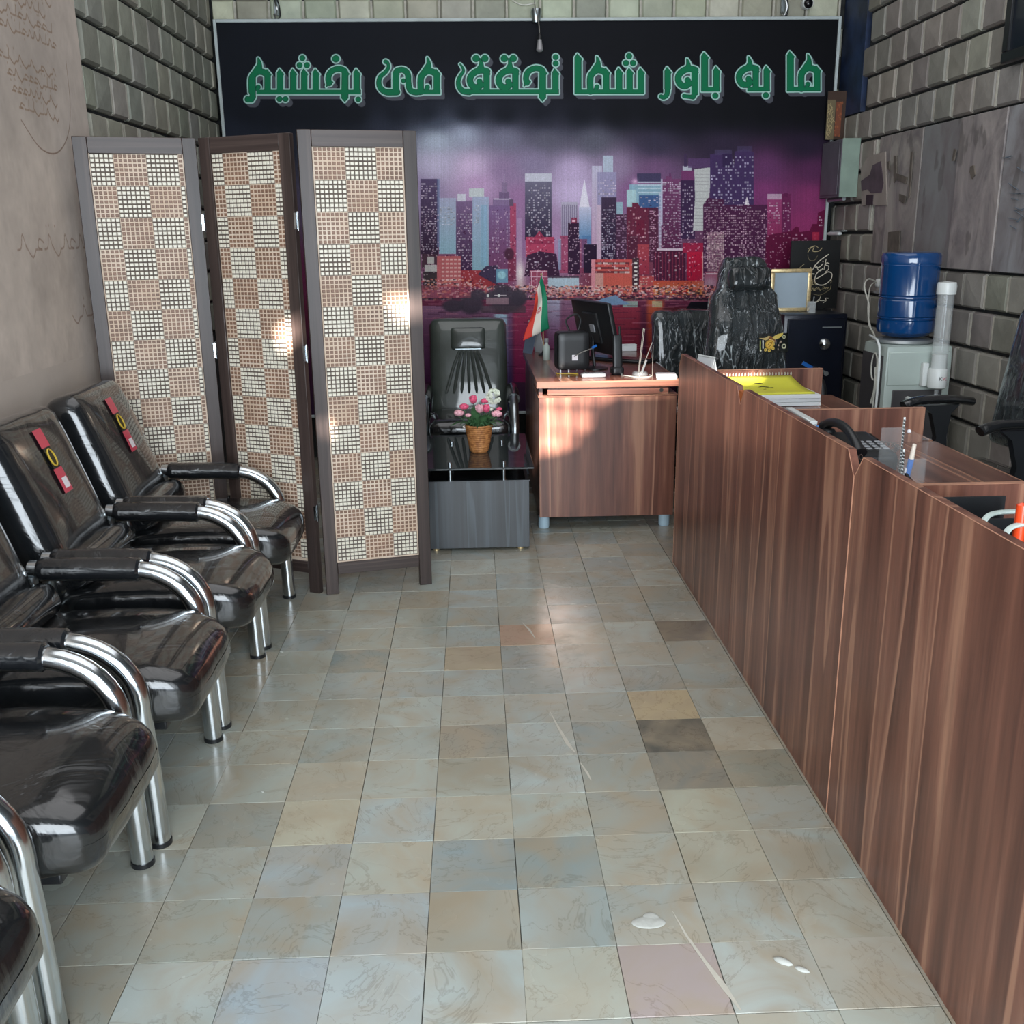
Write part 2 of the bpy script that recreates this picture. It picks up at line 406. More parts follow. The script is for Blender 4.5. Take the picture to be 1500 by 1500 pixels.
def paint_banner():
    cv = Canvas(290, 10, 1260, 700, 2.0)
    H, W = cv.a.shape[:2]; X, Y = cv.xy(0, 0, W, H)
    pts = [(320, 40, 16, 19, 26), (700, 40, 14, 17, 24), (1200, 40, 8, 10, 14), (340, 180, 26, 30, 42), (560, 178, 40, 44, 58), (640, 178, 66, 72, 88), (800, 178, 40, 40, 54),
           (1000, 170, 16, 14, 24), (1200, 170, 10, 9, 16), (640, 205, 176, 186, 205), (680, 195, 165, 172, 195), (740, 200, 110, 108, 130), (800, 200, 84, 82, 98), (870, 205, 78, 78, 92), (960, 210, 42, 38, 56),
           (1060, 215, 36, 28, 46), (1180, 215, 26, 18, 34), (640, 240, 196, 184, 214), (690, 245, 216, 186, 222), (740, 250, 140, 112, 150), (780, 240, 132, 118, 150), (840, 250, 190, 165, 205), (900, 245, 140, 118, 150),
           (960, 250, 104, 70, 108), (1120, 250, 84, 42, 82), (1190, 250, 70, 30, 64), (620, 280, 150, 130, 168), (700, 270, 196, 152, 198), (760, 290, 150, 105, 150), (840, 280, 205, 180, 220),
           (940, 280, 130, 78, 128), (1120, 280, 112, 44, 94), (1190, 290, 118, 40, 86), (1180, 330, 130, 40, 88), (760, 350, 140, 96, 140), (830, 350, 170, 130, 170), (1180, 380, 90, 16, 50),
           (350, 300, 90, 80, 110), (420, 420, 90, 30, 60), (700, 400, 120, 40, 70), (900, 400, 110, 34, 50), (1100, 400, 80, 20, 46)]
    for x in range(300, 1260, 55):
        k = (x-300)/900
        for y, g in ((15, 1.), (70, .95), (125, 1.0), (168, 1.25 if 560 < x < 900 else 1.)): pts.append((x, y, (18-9*k)*g, (22-12*k)*g, (31-15*k)*g))
    num = np.zeros((H, W, 3)); den = np.zeros((H, W))
    for x, y, r, g, b in pts:
        k = 1/(((X-x)/1.25)**2+((Y-y))**2+160)**1.7; num += k[..., None]*np.array((r, g, b)); den += k
    cv.a[:] = num/den[..., None]/255.
    win = cv.windows; R = cv.rect
    # far pale towers
    R(643, 290, 668, 372, (168, 172, 200), .9, (140, 190, 205)); win(643, 300, 668, 330, 4, 2.5, .5, (220, 220, 235))
    R(668, 294, 694, 396, (120, 92, 132), 1, (52, 26, 56)); R(670, 284, 682, 295, (215, 212, 225)); win(669, 312, 694, 394, 2.6, 4, .34)
    R(687, 276, 709, 289, (205, 210, 212)); R(692, 288, 716, 398, (165, 175, 205), .95, (130, 175, 190)); R(704, 300, 714, 390, (120, 170, 200), .5); win(694, 300, 703, 330, 2.5, 3, .5, (230, 230, 240))
    R(616, 262, 642, 372, (78, 62, 96), 1, (44, 26, 46)); win(617, 268, 642, 370, 2.4, 3.4, .42)
    R(640, 262, 644, 362, (90, 110, 150), .6)
    R(716, 301, 754, 392, (118, 88, 134), 1, (104, 52, 88)); R(722, 291, 750, 301, (126, 100, 140)); R(723, 290.5, 748, 292.5, (196, 180, 205)); R(731, 281, 746, 291, (108, 84, 120)); R(735, 267, 743, 282, (128, 104, 138)); R(738, 255, 740, 268, (150, 126, 160))
    for x in (721, 726, 729, 742, 745): 
        for y in range(312, 372, 5): R(x, y, x+1.5, y+3, (205, 190, 215), RNG.random()*.9)
    R(747, 298, 756, 400, (176, 62, 92), .9, (150, 50, 80)); R(746, 292, 752, 302, (90, 70, 96))
    R(757, 320, 765, 420, (196, 170, 200), .35, (235, 215, 220)); cv.glow(762, 400, 7, 16, (250, 235, 230), .85); cv.glow(764, 424, 6, 12, (245, 215, 205), .7)
    R(769, 254, 808, 268, (205, 204, 218), .9); R(769, 266, 808, 352, (104, 98, 122), 1, (34, 24, 46)); win(771, 270, 808, 350, 3.2, 3.6, .4, (225, 215, 230))
    R(770, 347, 812, 376, (176, 54, 84)); cv.poly([(782, 348), (790, 338), (798, 348)], (150, 40, 70)); R(774, 352, 810, 358, (120, 30, 60), .6); cv.poly([(768, 405), (772, 374), (790, 368), (815, 372), (820, 405)], (48, 22, 46)); win(770, 374, 818, 402, 4, 4, .18)
    R(822, 296, 846, 352, (176, 166, 188), .95, (150, 140, 165))
    for x in range(823, 846, 3): R(x, 300, x+1.3, 350, (90, 74, 104), .6)
    R(832, 326, 849, 402, (40, 18, 42)); R(837, 319, 845, 327, (120, 30, 60)); R(838, 322, 843, 325, (250, 200, 220)); win(833, 332, 849, 400, 2.6, 4, .36, (220, 180, 205))
    R(820, 345, 832, 400, (150, 52, 84), .85); R(818, 350, 822, 395, (120, 160, 190), .6)
    cv.poly([(848, 305), (856, 262), (864, 305)], (232, 224, 240)); R(848, 303, 866, 350, (200, 200, 225), .9, (80, 130, 175)); R(852, 345, 866, 392, (70, 110, 160), .8); R(849, 350, 860, 400, (120, 34, 64), .6)
    R(867, 243, 882, 392, (190, 185, 210), .95, (190, 140, 170)); R(883, 228, 898, 262, (182, 200, 216), .8); R(875, 252, 903, 300, (146, 138, 176), .95); win(876, 262, 903, 292, 3, 4, .4)
    R(881, 289, 903, 384, (54, 40, 62), 1, (34, 18, 44)); win(881, 306, 903, 382, 2.5, 3.2, .45, (215, 205, 225)); R(874, 300, 880, 384, (200, 170, 190), .7); R(855, 358, 874, 400, (30, 14, 36))
    R(903, 296, 912, 316, (140, 170, 184)); R(902, 314, 920, 384, (60, 30, 54)); win(903, 316, 920, 384, 2.8, 3.4, .42, (205, 160, 195))
    R(933, 254, 968, 266, (50, 46, 76), .9); R(922, 270, 970, 306, (128, 164, 184)); R(918, 278, 932, 304, (166, 200, 206)); 
    for y in (266, 270, 275, 281): R(934, y, 968, y+1.6, (196, 212, 224), .8)
    R(936, 286, 968, 306, (40, 66, 120), .85); win(937, 288, 968, 306, 4, 2.4, .3)
    cv.glow(930, 266, 4, 4, (240, 190, 225), .8)
    cv.poly([(918, 386), (918, 303), (926, 303), (926, 297), (934, 297), (938, 304), (950, 304), (950, 386)], (92, 28, 50)); win(920, 306, 950, 350, 3.4, 5.5, .4, (225, 165, 175)); R(950, 304, 964, 384, (70, 26, 50)); win(951, 308, 963, 382, 2.6, 3.2, .5, (220, 160, 190))
    R(932, 322, 944, 345, (96, 20, 44)); R(933, 358, 951, 402, (164, 56, 66), 1, (140, 36, 56)); R(920, 345, 934, 384, (58, 20, 40), .6)
    R(970, 262, 998, 364, (104, 52, 92), 1, (74, 26, 58)); R(975, 258, 984, 262, (104, 52, 92)); R(980, 254, 983, 259, (90, 46, 86)); win(970, 266, 997, 285, 2.7, 3, .6); win(971, 286, 997, 362, 3, 4, .42); 
    for y in range(268, 358, 4): R(994, y, 999, y+1.2, (170, 140, 170), .7)
    for y in range(282, 364, 2): R(965, y, 968.5, y+1.2, (200, 200, 220), .9)
    R(962, 364, 1000, 367, (214, 190, 205)); R(968, 262, 970.5, 330, (196, 196, 220), .8)
    R(1000, 243, 1013, 250, (176, 176, 190)); R(998, 250, 1018, 265, (100, 44, 88)); R(997, 264, 1018, 350, (46, 26, 58)); win(999, 268, 1018, 348, 3.2, 4.4, .4); R(1002, 225, 1006, 244, (52, 36, 66)); R(1008, 232, 1040, 246, (76, 50, 92), .8)
    cv.poly([(1017, 248), (1042, 245), (1038, 300), (1030, 338), (1015, 338), (1018, 290)], (188, 188, 186))
    for y in range(250, 338, 5): R(1017, y, 1040-(y-250)*.1, y+.8, (140, 136, 138), .6)
    cv.poly([(1040, 400), (1040, 226), (1056, 223), (1072, 226), (1073, 240), (1076, 240), (1076, 222), (1090, 218), (1104, 223), (1104, 400)], (54, 36, 76)); R(1047, 219, 1072, 227, (64, 54, 86), .7); R(1080, 214, 1102, 222, (60, 50, 82), .6); R(1058, 225, 1072, 245, (40, 26, 60))
    win(1041, 228, 1104, 300, 3.5, 4.6, .34, (205, 195, 225)); cv.poly([(1090, 302), (1094, 287), (1098, 302)], (226, 214, 220))
    cv.poly([(1030, 402), (1030, 300), (1037, 290), (1060, 292), (1060, 300), (1124, 300), (1124, 402)], (62, 22, 54)); win(1031, 292, 1100, 310, 3, 3.4, .5); win(1031, 308, 1124, 398, 3, 3.3, .52, (232, 190, 206)); R(1036, 340, 1060, 400, (196, 140, 156), .35); win(1035, 340, 1061, 398, 2.6, 2.6, .7, (240, 205, 205))
    R(1124, 288, 1145, 385, (140, 54, 100), 1, (120, 24, 60)); R(1124, 284, 1145, 292, (182, 150, 172), .9); R(1145, 284, 1158, 386, (92, 26, 66)); R(1148, 283, 1154, 289, (80, 22, 60)); win(1126, 296, 1158, 330, 3.4, 3.6, .36, (226, 180, 206)); R(1128, 346, 1150, 380, (170, 50, 78), .7)
    cv.poly([(1120, 410), (1122, 345), (1160, 338), (1166, 332), (1170, 333), (1171, 340), (1186, 338), (1190, 328), (1197, 328), (1198, 312), (1206, 308), (1230, 300), (1230, 410)], (82, 12, 44)); win(1160, 342, 1206, 400, 4.5, 5, .2, (225, 160, 190)); R(1190, 340, 1200, 356, (176, 36, 62), .8); win(1199, 312, 1207, 332, 3, 4, .7, (240, 220, 230))
    # low red blocks
    R(618, 372, 642, 392, (64, 40, 52)); R(626, 376, 636, 386, (188, 182, 176)); R(622, 388, 640, 398, (186, 180, 176)); R(620, 398, 642, 425, (50, 40, 44)); R(645, 408, 656, 418, (184, 178, 172))
    R(640, 375, 675, 420, (188, 88, 92)); 
    for y in range(379, 414, 6):
        for x in range(647, 673, 6): R(x, y, x+4, y+2.4, (228, 186, 176), .85)
    R(676, 396, 726, 420, (156, 46, 54), 1, (140, 40, 46)); cv.poly([(700, 402), (712, 390), (729, 388), (729, 418), (718, 412)], (52, 40, 66))
    R(727, 394, 744, 414, (96, 150, 176), .9); cv.disc(735, 403, 6, (150, 200, 210), .9); R(744, 376, 756, 412, (110, 34, 60), .8); cv.disc(746, 372, 7, (60, 26, 44), .9, ry=9)
    R(776, 396, 802, 428, (150, 60, 86)); 
    for x in (778, 786, 794): R(x, 398, x+1, 426, (226, 190, 205))
    for y in (397, 405): R(777, y, 802, y+1, (226, 190, 205))
    R(803, 406, 848, 424, (176, 196, 210)); R(803, 404, 848, 407, (70, 54, 70)); R(803, 424, 850, 434, (204, 140, 136), .8)
    R(866, 380, 926, 430, (196, 70, 70), 1, (204, 86, 66)); R(866, 380, 872, 430, (214, 130, 140)); R(872, 398, 884, 428, (206, 190, 180), .55)
    for y in (384, 391, 397): R(872, y, 922, y+3, (96, 36, 44)); win(874, y, 922, y+3.4, 8, 3.2, .6, (240, 200, 190), .8, .8)
    R(926, 378, 936, 428, (56, 36, 44)); 
    for y in range(384, 426, 6): R(929, y, 933.5, y+3, (230, 224, 214))
    R(957, 367, 1004, 412, (60, 16, 40)); 
    for x in range(959, 1004, 5): R(x, 369, x+1.6, 411, (116, 34, 58), .8)
    win(960, 372, 1004, 410, 9, 7, .3, (240, 220, 226), .25, .3)
    R(1000, 356, 1030, 370, (150, 24, 56)); R(1006, 369, 1029, 411, (184, 18, 50), 1, (160, 14, 44)); R(1028.5, 369, 1030, 411, (226, 150, 150))
    R(936, 404, 958, 428, (176, 62, 66)); win(937, 406, 958, 424, 4, 4, .5, (240, 190, 170))
    R(957, 411, 1031, 432, (186, 62, 48), 1, (196, 110, 52)); R(985, 420, 1008, 430, (206, 40, 34)); 
    for x in range(960, 1028, 8): cv.disc(x, 427, 1.3, (246, 200, 120))
    R(1032, 398, 1060, 430, (150, 70, 96)); R(1034, 400, 1060, 402, (214, 180, 190)); cv.glow(1040, 415, 12, 10, (196, 176, 196), .6)
    R(1060, 400, 1230, 436, (90, 20, 44), .8); win(1062, 400, 1160, 436, 4, 4.4, .3, (230, 180, 190))
    for x in range(868, 925, 8): cv.disc(x, 424, 1.4, (250, 226, 190))
    # busy waterfront
    n = 2600; rx = RNG.random(n); ry = RNG.random(n); rr = RNG.random((n, 3))
    for i in range(n):
        x = 616+rx[i]*620; y = 418+ry[i]**1.2*22
        if x < 705: y = 408+ry[i]*42
        k = rr[i, 0]
        col = (232, 196, 192) if k < .28 else (196, 80, 84) if k < .5 else (40, 22, 36) if k < .8 else (226, 140, 110)
        R(x, y, x+1+3.5*rr[i, 1], y+.8+1.4*rr[i, 2], col, .72)
    # water with long upright reflections
    wy = 440
    R(290, wy, 1260, 700, (96, 34, 58), 1, (22, 26, 52))
    def refl(x0, x1, y0, y1, c0, c1, a): 
        i0, j0, i1, j1 = cv._b(x0-6, y0, x1+6, y1); X_, Y_ = cv.xy(i0, j0, i1, j1)
        m = np.clip(np.minimum(X_-x0, x1-X_)/6+.5, 0, 1)*a; t = ((Y_-y0)/(y1-y0))[..., None]
        col = (np.array(c0)*(1-t)+np.array(c1)*t)/255.; cv.a[j0:j1, i0:i1] = cv.a[j0:j1, i0:i1]*(1-m[..., None])+col*m[..., None]
    refl(616, 725, 448, 560, (132, 96, 124), (70, 30, 70), .85); refl(724, 744, 460, 640, (170, 205, 222), (30, 60, 120), .9); refl(744, 752, 452, 560, (150, 110, 150), (60, 40, 90), .7)
    refl(752, 800, 440, 560, (170, 64, 96), (120, 20, 70), .85); refl(800, 822, 440, 520, (190, 200, 226), (110, 40, 80), .85); refl(822, 868, 440, 540, (150, 120, 150), (110, 30, 60), .7)
    refl(871, 893, 440, 600, (130, 156, 196), (60, 90, 150), .9); refl(893, 938, 450, 560, (140, 44, 62), (110, 20, 40), .85); refl(948, 972, 440, 560, (190, 84, 50), (130, 30, 40), .9); refl(972, 1060, 450, 560, (84, 26, 34), (60, 16, 34), .8)
    refl(1060, 1230, 440, 600, (70, 14, 40), (30, 14, 34), .8)
    for x0, x1 in ((912, 934), (955, 970)): R(x0, 441, x1, 450, (176, 170, 130) if x0 > 940 else (150, 176, 164), .85)
    for i in range(420):
        x = 616+RNG.random()*600; y = wy+RNG.random()**1.5*110
        R(x, y, x+8+24*RNG.random(), y+1, (190, 120, 140) if RNG.random() < .45 else (40, 14, 36), .30)
    R(616, 436.5, 1230, 439, (30, 20, 34), .6); cv.poly([(1005, 452), (1012, 442), (1100, 442), (1100, 454)], (16, 12, 22)); cv.poly([(872, 448), (880, 438), (902, 432), (912, 440), (925, 446)], (110, 140, 176))
    # dark trees and the domed hall on the near shore
    for x, y, r, q in ((690, 446, 18, 14), (664, 448, 16, 9), (700, 432, 12, 8), (742, 440, 26, 18), (722, 434, 12, 8), (735, 424, 13, 8), (760, 436, 12, 12)):
        cv.disc(x, y, r, (54, 46, 58), .92, .35, q)
    R(712, 436, 745, 446, (150, 116, 126), .8); R(704, 448, 770, 458, (70, 58, 66), .7); R(724, 432, 742, 433.5, (190, 176, 180)); 
    for x in (713, 729): R(x, 431, x+3.5, 435, (226, 226, 220))
    R(616, 418, 690, 436, (160, 70, 80), .45)
    k = np.clip((Y-170)/30, 0, 1)*np.clip((470-Y)/40, 0, 1); cv.a[:] = np.clip(cv.a, 0, 1)**(1-.16*k[..., None])
    n = 2400; q = RNG.random((n, 4))
    for i in range(n):
        x = 616+590*q[i, 0]; y = 300+125*q[i, 1]**.8
        if (x > 1158 and y < 350) or cv.a[int((y-10)*2), int((x-290)*2)].sum() > 1.5: continue
        R(x, y, x+.6+1.2*q[i, 2], y+.6+1.2*q[i, 3], (245, 215, 225) if q[i, 2] > .4 else (60, 20, 50), .55)
    # printing texture and grain
    cv.a *= (1+.02*RNG.standard_normal((1, W, 1)))
    cv.a *= (1+.03*RNG.standard_normal((H//2+1, W//2+1, 1)).repeat(2, 0).repeat(2, 1)[:H, :W])
    draw_letters(cv)
    return cv
BX0, BX1, BZ0, BZ1, BY = -1.50, 2.265, .30, 2.68, 6.58
def banner_image():
    cv = paint_banner(); w_, h_ = 1800, 1140
    X, Z = np.meshgrid(BX0+(np.arange(w_)+.5)/w_*(BX1-BX0), BZ1-(np.arange(h_)+.5)/h_*(BZ1-BZ0))
    P = np.stack([X, np.full_like(X, BY), Z-CAM_H], -1); z = P@cF
    u = 750+FPX*(P@cR)/z; v = 750-FPX*(P@cU)/z
    fi = np.clip((u-cv.x0)*cv.s-.5, 0, cv.W-1.001); fj = np.clip((v-cv.y0)*cv.s-.5, 0, cv.H-1.001)
    i = fi.astype(int); j = fj.astype(int); a = (fi-i)[..., None]; b = (fj-j)[..., None]; A = cv.a
    return A[j, i]*(1-a)*(1-b)+A[j, i+1]*a*(1-b)+A[j+1, i]*(1-a)*b+A[j+1, i+1]*a*b
# ================================================================ materials
WOODC = [rgb(72, 41, 34), rgb(104, 65, 53), rgb(124, 81, 66), rgb(160, 116, 94)]
wood('laminate_upright', WOODC, 'Z', scale=10)
wood('laminate_along_y', WOODC, 'Y', rough=.25, scale=10)
wood('laminate_along_x', WOODC, 'X', rough=.3)
wood('frame_wood', [rgb(46, 37, 35), rgb(56, 46, 43), rgb(63, 52, 49), rgb(74, 62, 58)], 'Z', scale=22, rough=.4, coat=.1)
wood('frame_wood_across', [rgb(46, 37, 35), rgb(56, 46, 43), rgb(63, 52, 49), rgb(74, 62, 58)], 'X', scale=22, rough=.4, coat=.1)
wood('black_wood', [rgb(26, 30, 34), rgb(40, 45, 50), rgb(48, 54, 60), rgb(60, 68, 74)], 'Z', scale=22, rough=.32, coat=.3)
plain('edge_band', rgb(176, 128, 104), .45, var=.1, nscale=30)
plain('glue_orange', rgb(176, 96, 44), .55, var=.3, nscale=50)
plain('chrome', rgb(214, 220, 224), .17, 1, var=.05, nscale=30, bmp=.02)
plain('satin_steel', rgb(180, 190, 194), .3, 1, var=.08, nscale=30)
plain('black_plastic', rgb(24, 26, 29), .38, var=.2, bmp=.05)
plain('dark_screen', rgb(12, 13, 16), .12, var=.2)
plain('grey_plastic', rgb(150, 152, 156), .4, var=.08)
plain('white_plastic', rgb(214, 218, 216), .35, var=.04)
plain('ivory_plastic', rgb(176, 188, 182), .35, var=.04)
plain('feet_plastic', rgb(176, 200, 214), .35, var=.05)
plain('paper', rgb(222, 226, 228), .75, var=.04)
plain('paper_blue', rgb(72, 120, 176), .6, var=.1)
plain('card_grey', rgb(104, 118, 136), .6, var=.1)
plain('yellow_cover', rgb(216, 212, 66), .42, var=.06, coat=.3)
plain('ink', rgb(34, 34, 30), .6)
plain('red_print', rgb(196, 52, 78), .35, var=.08, coat=.5)
plain('white_print', rgb(226, 222, 226), .4, var=.03)
plain('gold_print', rgb(190, 160, 60), .4, var=.1)
plain('black_print', rgb(18, 20, 18), .35)
plain('gold_frame', rgb(220, 196, 148), .35, .55, var=.2, nscale=60)
plain('navy_metal', rgb(13, 20, 36), .3, .2, var=.15, coat=.2)
plain('silver_paint', rgb(170, 176, 178), .35, .7, var=.1)
plain('blue_pen', rgb(28, 104, 190), .35, var=.1, coat=.4)
plain('orange_pen', rgb(226, 74, 34), .3, var=.1, coat=.5)
plain('pen_white', rgb(226, 214, 200), .35, var=.06)
plain('cable_grey', rgb(120, 118, 112), .5, var=.1)
plain('cable_white', rgb(206, 206, 196), .45, var=.06)
plain('cable_yellow', rgb(206, 176, 70), .45, var=.1)
plain('brown_cord', rgb(66, 50, 44), .45, var=.1)
plain('banner_frame', rgb(176, 186, 186), .5, var=.12, nscale=6)
plain('ceiling_paint', rgb(140, 138, 134), .9, var=.06, nscale=2)
plain('shopfront_paint', rgb(120, 118, 114), .8, var=.1)
plain('box_grey', rgb(96, 92, 100), .5, var=.12, nscale=12)
plain('box_green', rgb(128, 146, 134), .5, var=.12, nscale=12)
plain('blue_paint', rgb(28, 44, 74), .55, var=.55, nscale=9, bmp=.3, bscale=30)
plain('mortar_dark', rgb(38, 40, 40), .9, var=.4, nscale=20, bmp=.5)
plain('mortar_light', rgb(178, 174, 162), .9, var=.18, nscale=30, bmp=.5)
plain('grout', rgb(84, 82, 74), .8, var=.3, nscale=12)
plain('leaf', rgb(66, 104, 66), .5, var=.35, nscale=30)
plain('petal_pink', rgb(226, 92, 128), .55, var=.3, nscale=90)
plain('petal_light', rgb(240, 176, 188), .55, var=.2, nscale=90)
plain('petal_white', rgb(226, 232, 214), .6, var=.12, nscale=120)
plain('weave_dark_bead', rgb(124, 94, 76), .5, var=.25, nscale=14)
plain('weave_light_bead', rgb(222, 216, 200), .45, var=.05, nscale=14)
plain('chalk', rgb(176, 178, 172), .9, var=.08, nscale=60, bmp=.4)
plain('bulb_glass', rgb(150, 148, 150), .25, .2, var=.1)
plain('water_blue', rgb(11, 62, 114), .14, var=.12, nscale=5, coat=.6, spec=.6)

# clear glass and clear plastic
def glassy(name, c, rough=.03, trans=1.0, ior=1.45, alpha=1.0):
    m, nt, b = newmat(name); v = coords(nt); n = nd(nt, 'ShaderNodeTexNoise', Scale=4.0); nt.links.new(v, n.inputs['Vector'])
    nt.links.new(ramp(nt, n.outputs[0], [(0, tuple(x*.96 for x in c[:3])+(1,)), (1, c)]), b.inputs['Base Color'])
    setp(b, Roughness=rough, IOR=ior, Alpha=alpha); b.inputs['Transmission Weight'].default_value = trans; b.inputs['Coat Weight'].default_value = 1.0 if alpha < 1 else 0.0; return m
glassy('clear_plastic', (.80, .84, .84, 1), .08, 0, 1.5, .24)
glassy('acrylic', (.80, .84, .84, 1), .04, 0, 1.5, .07)
glassy('table_glass', (.05, .06, .065, 1), .03, .45)

# padded black leatherette under a thin plastic film
def leather(name, c=(30, 32, 35), rough=.24, bs=.25, crinkle=False, coat=1.0):
    m, nt, b = newmat(name); v = coords(nt, rnd=False)
    n = nd(nt, 'ShaderNodeTexNoise', Scale=3.5, Detail=3.0); nt.links.new(v, n.inputs['Vector'])
    lo = rgb(*[x*.8 for x in c]); hi = rgb(*[x*1.25 for x in c])
    nt.links.new(ramp(nt, n.outputs[0], [(.35, lo), (.7, hi)]), b.inputs['Base Color'])
    setp(b, Roughness=rough); b.inputs['Coat Weight'].default_value = coat; b.inputs['Coat Roughness'].default_value = .06
    if crinkle:
        mp = coords(nt, (13, 13, 5.0))
        nz = nd(nt, 'ShaderNodeTexNoise', Scale=1.6, Detail=2.0, Distortion=1.6); nt.links.new(mp, nz.inputs['Vector'])
        vo = nd(nt, 'ShaderNodeTexVoronoi', Scale=1.3, feature='DISTANCE_TO_EDGE'); nt.links.new(mix(nt, .35, mp, nz.outputs[1]), vo.inputs['Vector'])
        r_ = ramp(nt, vo.outputs[0], [(0, (1, 1, 1, 1)), (.12, (.25, .25, .25, 1)), (.5, (0, 0, 0, 1))])
        h = mix(nt, .45, r_, nz.outputs[0]); bump(nt, b, h, 1.0, .02)
    else:
        n2 = nd(nt, 'ShaderNodeTexNoise', Scale=7.0, Detail=4.0, Distortion=.8); nt.links.new(v, n2.inputs['Vector'])
        bump(nt, b, n2.outputs[0], bs, .02)
    return m
leather('waiting_leather', (20, 22, 24), .24, .7)
leather('arm_leather', (20, 22, 25), .22, 1.0)
leather('wrapped_leather', (40, 45, 47), .2, crinkle=True)
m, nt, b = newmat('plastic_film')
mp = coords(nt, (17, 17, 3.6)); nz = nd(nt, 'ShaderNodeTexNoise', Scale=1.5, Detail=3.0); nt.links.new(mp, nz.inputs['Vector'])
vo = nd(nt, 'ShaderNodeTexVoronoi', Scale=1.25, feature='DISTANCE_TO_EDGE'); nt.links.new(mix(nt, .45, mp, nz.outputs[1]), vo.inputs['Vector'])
cr = ramp(nt, vo.outputs[0], [(0, (1, 1, 1, 1)), (.008, (.7, .7, .7, 1)), (.024, (0, 0, 0, 1))])  # white crease lines coloured in to stand for the film's highlights
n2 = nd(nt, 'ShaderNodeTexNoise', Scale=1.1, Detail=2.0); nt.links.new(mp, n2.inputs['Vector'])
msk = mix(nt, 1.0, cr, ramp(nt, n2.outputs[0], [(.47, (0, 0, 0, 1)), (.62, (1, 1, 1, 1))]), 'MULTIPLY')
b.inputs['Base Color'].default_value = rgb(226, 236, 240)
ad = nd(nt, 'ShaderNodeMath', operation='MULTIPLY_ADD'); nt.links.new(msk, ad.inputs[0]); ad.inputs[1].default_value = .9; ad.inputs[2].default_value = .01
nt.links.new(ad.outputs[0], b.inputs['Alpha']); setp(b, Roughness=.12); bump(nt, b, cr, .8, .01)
leather('visitor_leather', (52, 58, 54), .36, .3)

# marble floor tiles: tint comes from each tile's own colour, veins differ from tile to tile
m, nt, b = newmat('marble_tile')
oi = nd(nt, 'ShaderNodeObjectInfo'); v = coords(nt, (1, 1, 1), rnd=True)
n1 = nd(nt, 'ShaderNodeTexNoise', Scale=5.0, Detail=6.0, Distortion=1.2); nt.links.new(v, n1.inputs['Vector'])
c = mix(nt, ramp(nt, n1.outputs[0], [(.35, (0, 0, 0, 1)), (.7, (.75, .75, .75, 1))]), oi.outputs['Color'], rgb(158, 144, 122))
n2 = nd(nt, 'ShaderNodeTexNoise', Scale=3.2, Detail=5.0, Distortion=2.4, Roughness=.6); nt.links.new(v, n2.inputs['Vector'])
vein = ramp(nt, n2.outputs[0], [(.485, (1, 1, 1, 1)), (.5, (.76, .73, .70, 1)), (.512, (1, 1, 1, 1))])
c = mix(nt, .8, c, vein, 'MULTIPLY')
n3 = nd(nt, 'ShaderNodeTexNoise', Scale=2.0, Detail=3.0, Distortion=.6); nt.links.new(v, n3.inputs['Vector'])
c = mix(nt, .6, c, ramp(nt, n3.outputs[0], [(.3, (.74, .76, .75, 1)), (.5, (1, 1, 1, 1)), (.7, (1.12, 1.11, 1.08, 1))]), 'MULTIPLY')
nt.links.new(c, b.inputs['Base Color']); setp(b, Roughness=.24); b.inputs['Specular IOR Level'].default_value = .5
n4 = nd(nt, 'ShaderNodeTexNoise', Scale=9.0, Detail=2.0); nt.links.new(v, n4.inputs['Vector'])
nt.links.new(ramp(nt, n4.outputs[0], [(.3, (.16, .16, .16, 1)), (.7, (.30, .30, .30, 1))]), b.inputs['Roughness'])
bump(nt, b, n4.outputs[0], .04, .01)

# rough stone bricks, tinted brick by brick
m, nt, b = newmat('brick_stone'); oi = nd(nt, 'ShaderNodeObjectInfo'); v = coords(nt, rnd=True)
n1 = nd(nt, 'ShaderNodeTexNoise', Scale=9.0, Detail=6.0); nt.links.new(v, n1.inputs['Vector'])
c = mix(nt, .8, oi.outputs['Color'], ramp(nt, n1.outputs[0], [(.3, (.74, .74, .74, 1)), (.7, (1.12, 1.12, 1.12, 1))]), 'MULTIPLY')
nt.links.new(c, b.inputs['Base Color']); setp(b, Roughness=.62)
n2 = nd(nt, 'ShaderNodeTexNoise', Scale=38.0, Detail=5.0); nt.links.new(v, n2.inputs['Vector']); bump(nt, b, n2.outputs[0], .45, .006)

m, nt, b = newmat('stone_slab'); oi = nd(nt, 'ShaderNodeObjectInfo'); v = coords(nt, (1.6, 1.6, .8), rnd=True)
n1 = nd(nt, 'ShaderNodeTexNoise', Scale=3.0, Detail=7.0, Distortion=1.0, Roughness=.65); nt.links.new(v, n1.inputs['Vector'])
c = mix(nt, ramp(nt, n1.outputs[0], [(.36, (0, 0, 0, 1)), (.62, (1, 1, 1, 1))]), rgb(112, 106, 106), oi.outputs['Color'])
n2 = nd(nt, 'ShaderNodeTexNoise', Scale=5.5, Detail=3.0); nt.links.new(v, n2.inputs['Vector'])
c = mix(nt, ramp(nt, n2.outputs[0], [(.60, (0, 0, 0, 1)), (.64, (.55, .55, .55, 1))]), c, rgb(84, 80, 76))
nt.links.new(c, b.inputs['Base Color']); setp(b, Roughness=.55); bump(nt, b, n1.outputs[0], .2, .01)

# basketry, rope pot
m, nt, b = newmat('wicker'); v = coords(nt, (1, 1, 1))
n1 = nd(nt, 'ShaderNodeTexNoise', Scale=60.0, Detail=3.0); nt.links.new(v, n1.inputs['Vector'])
nt.links.new(ramp(nt, n1.outputs[0], [(.3, rgb(140, 84, 44)), (.7, rgb(208, 146, 86))]), b.inputs['Base Color']); setp(b, Roughness=.55); bump(nt, b, n1.outputs[0], .4, .004)

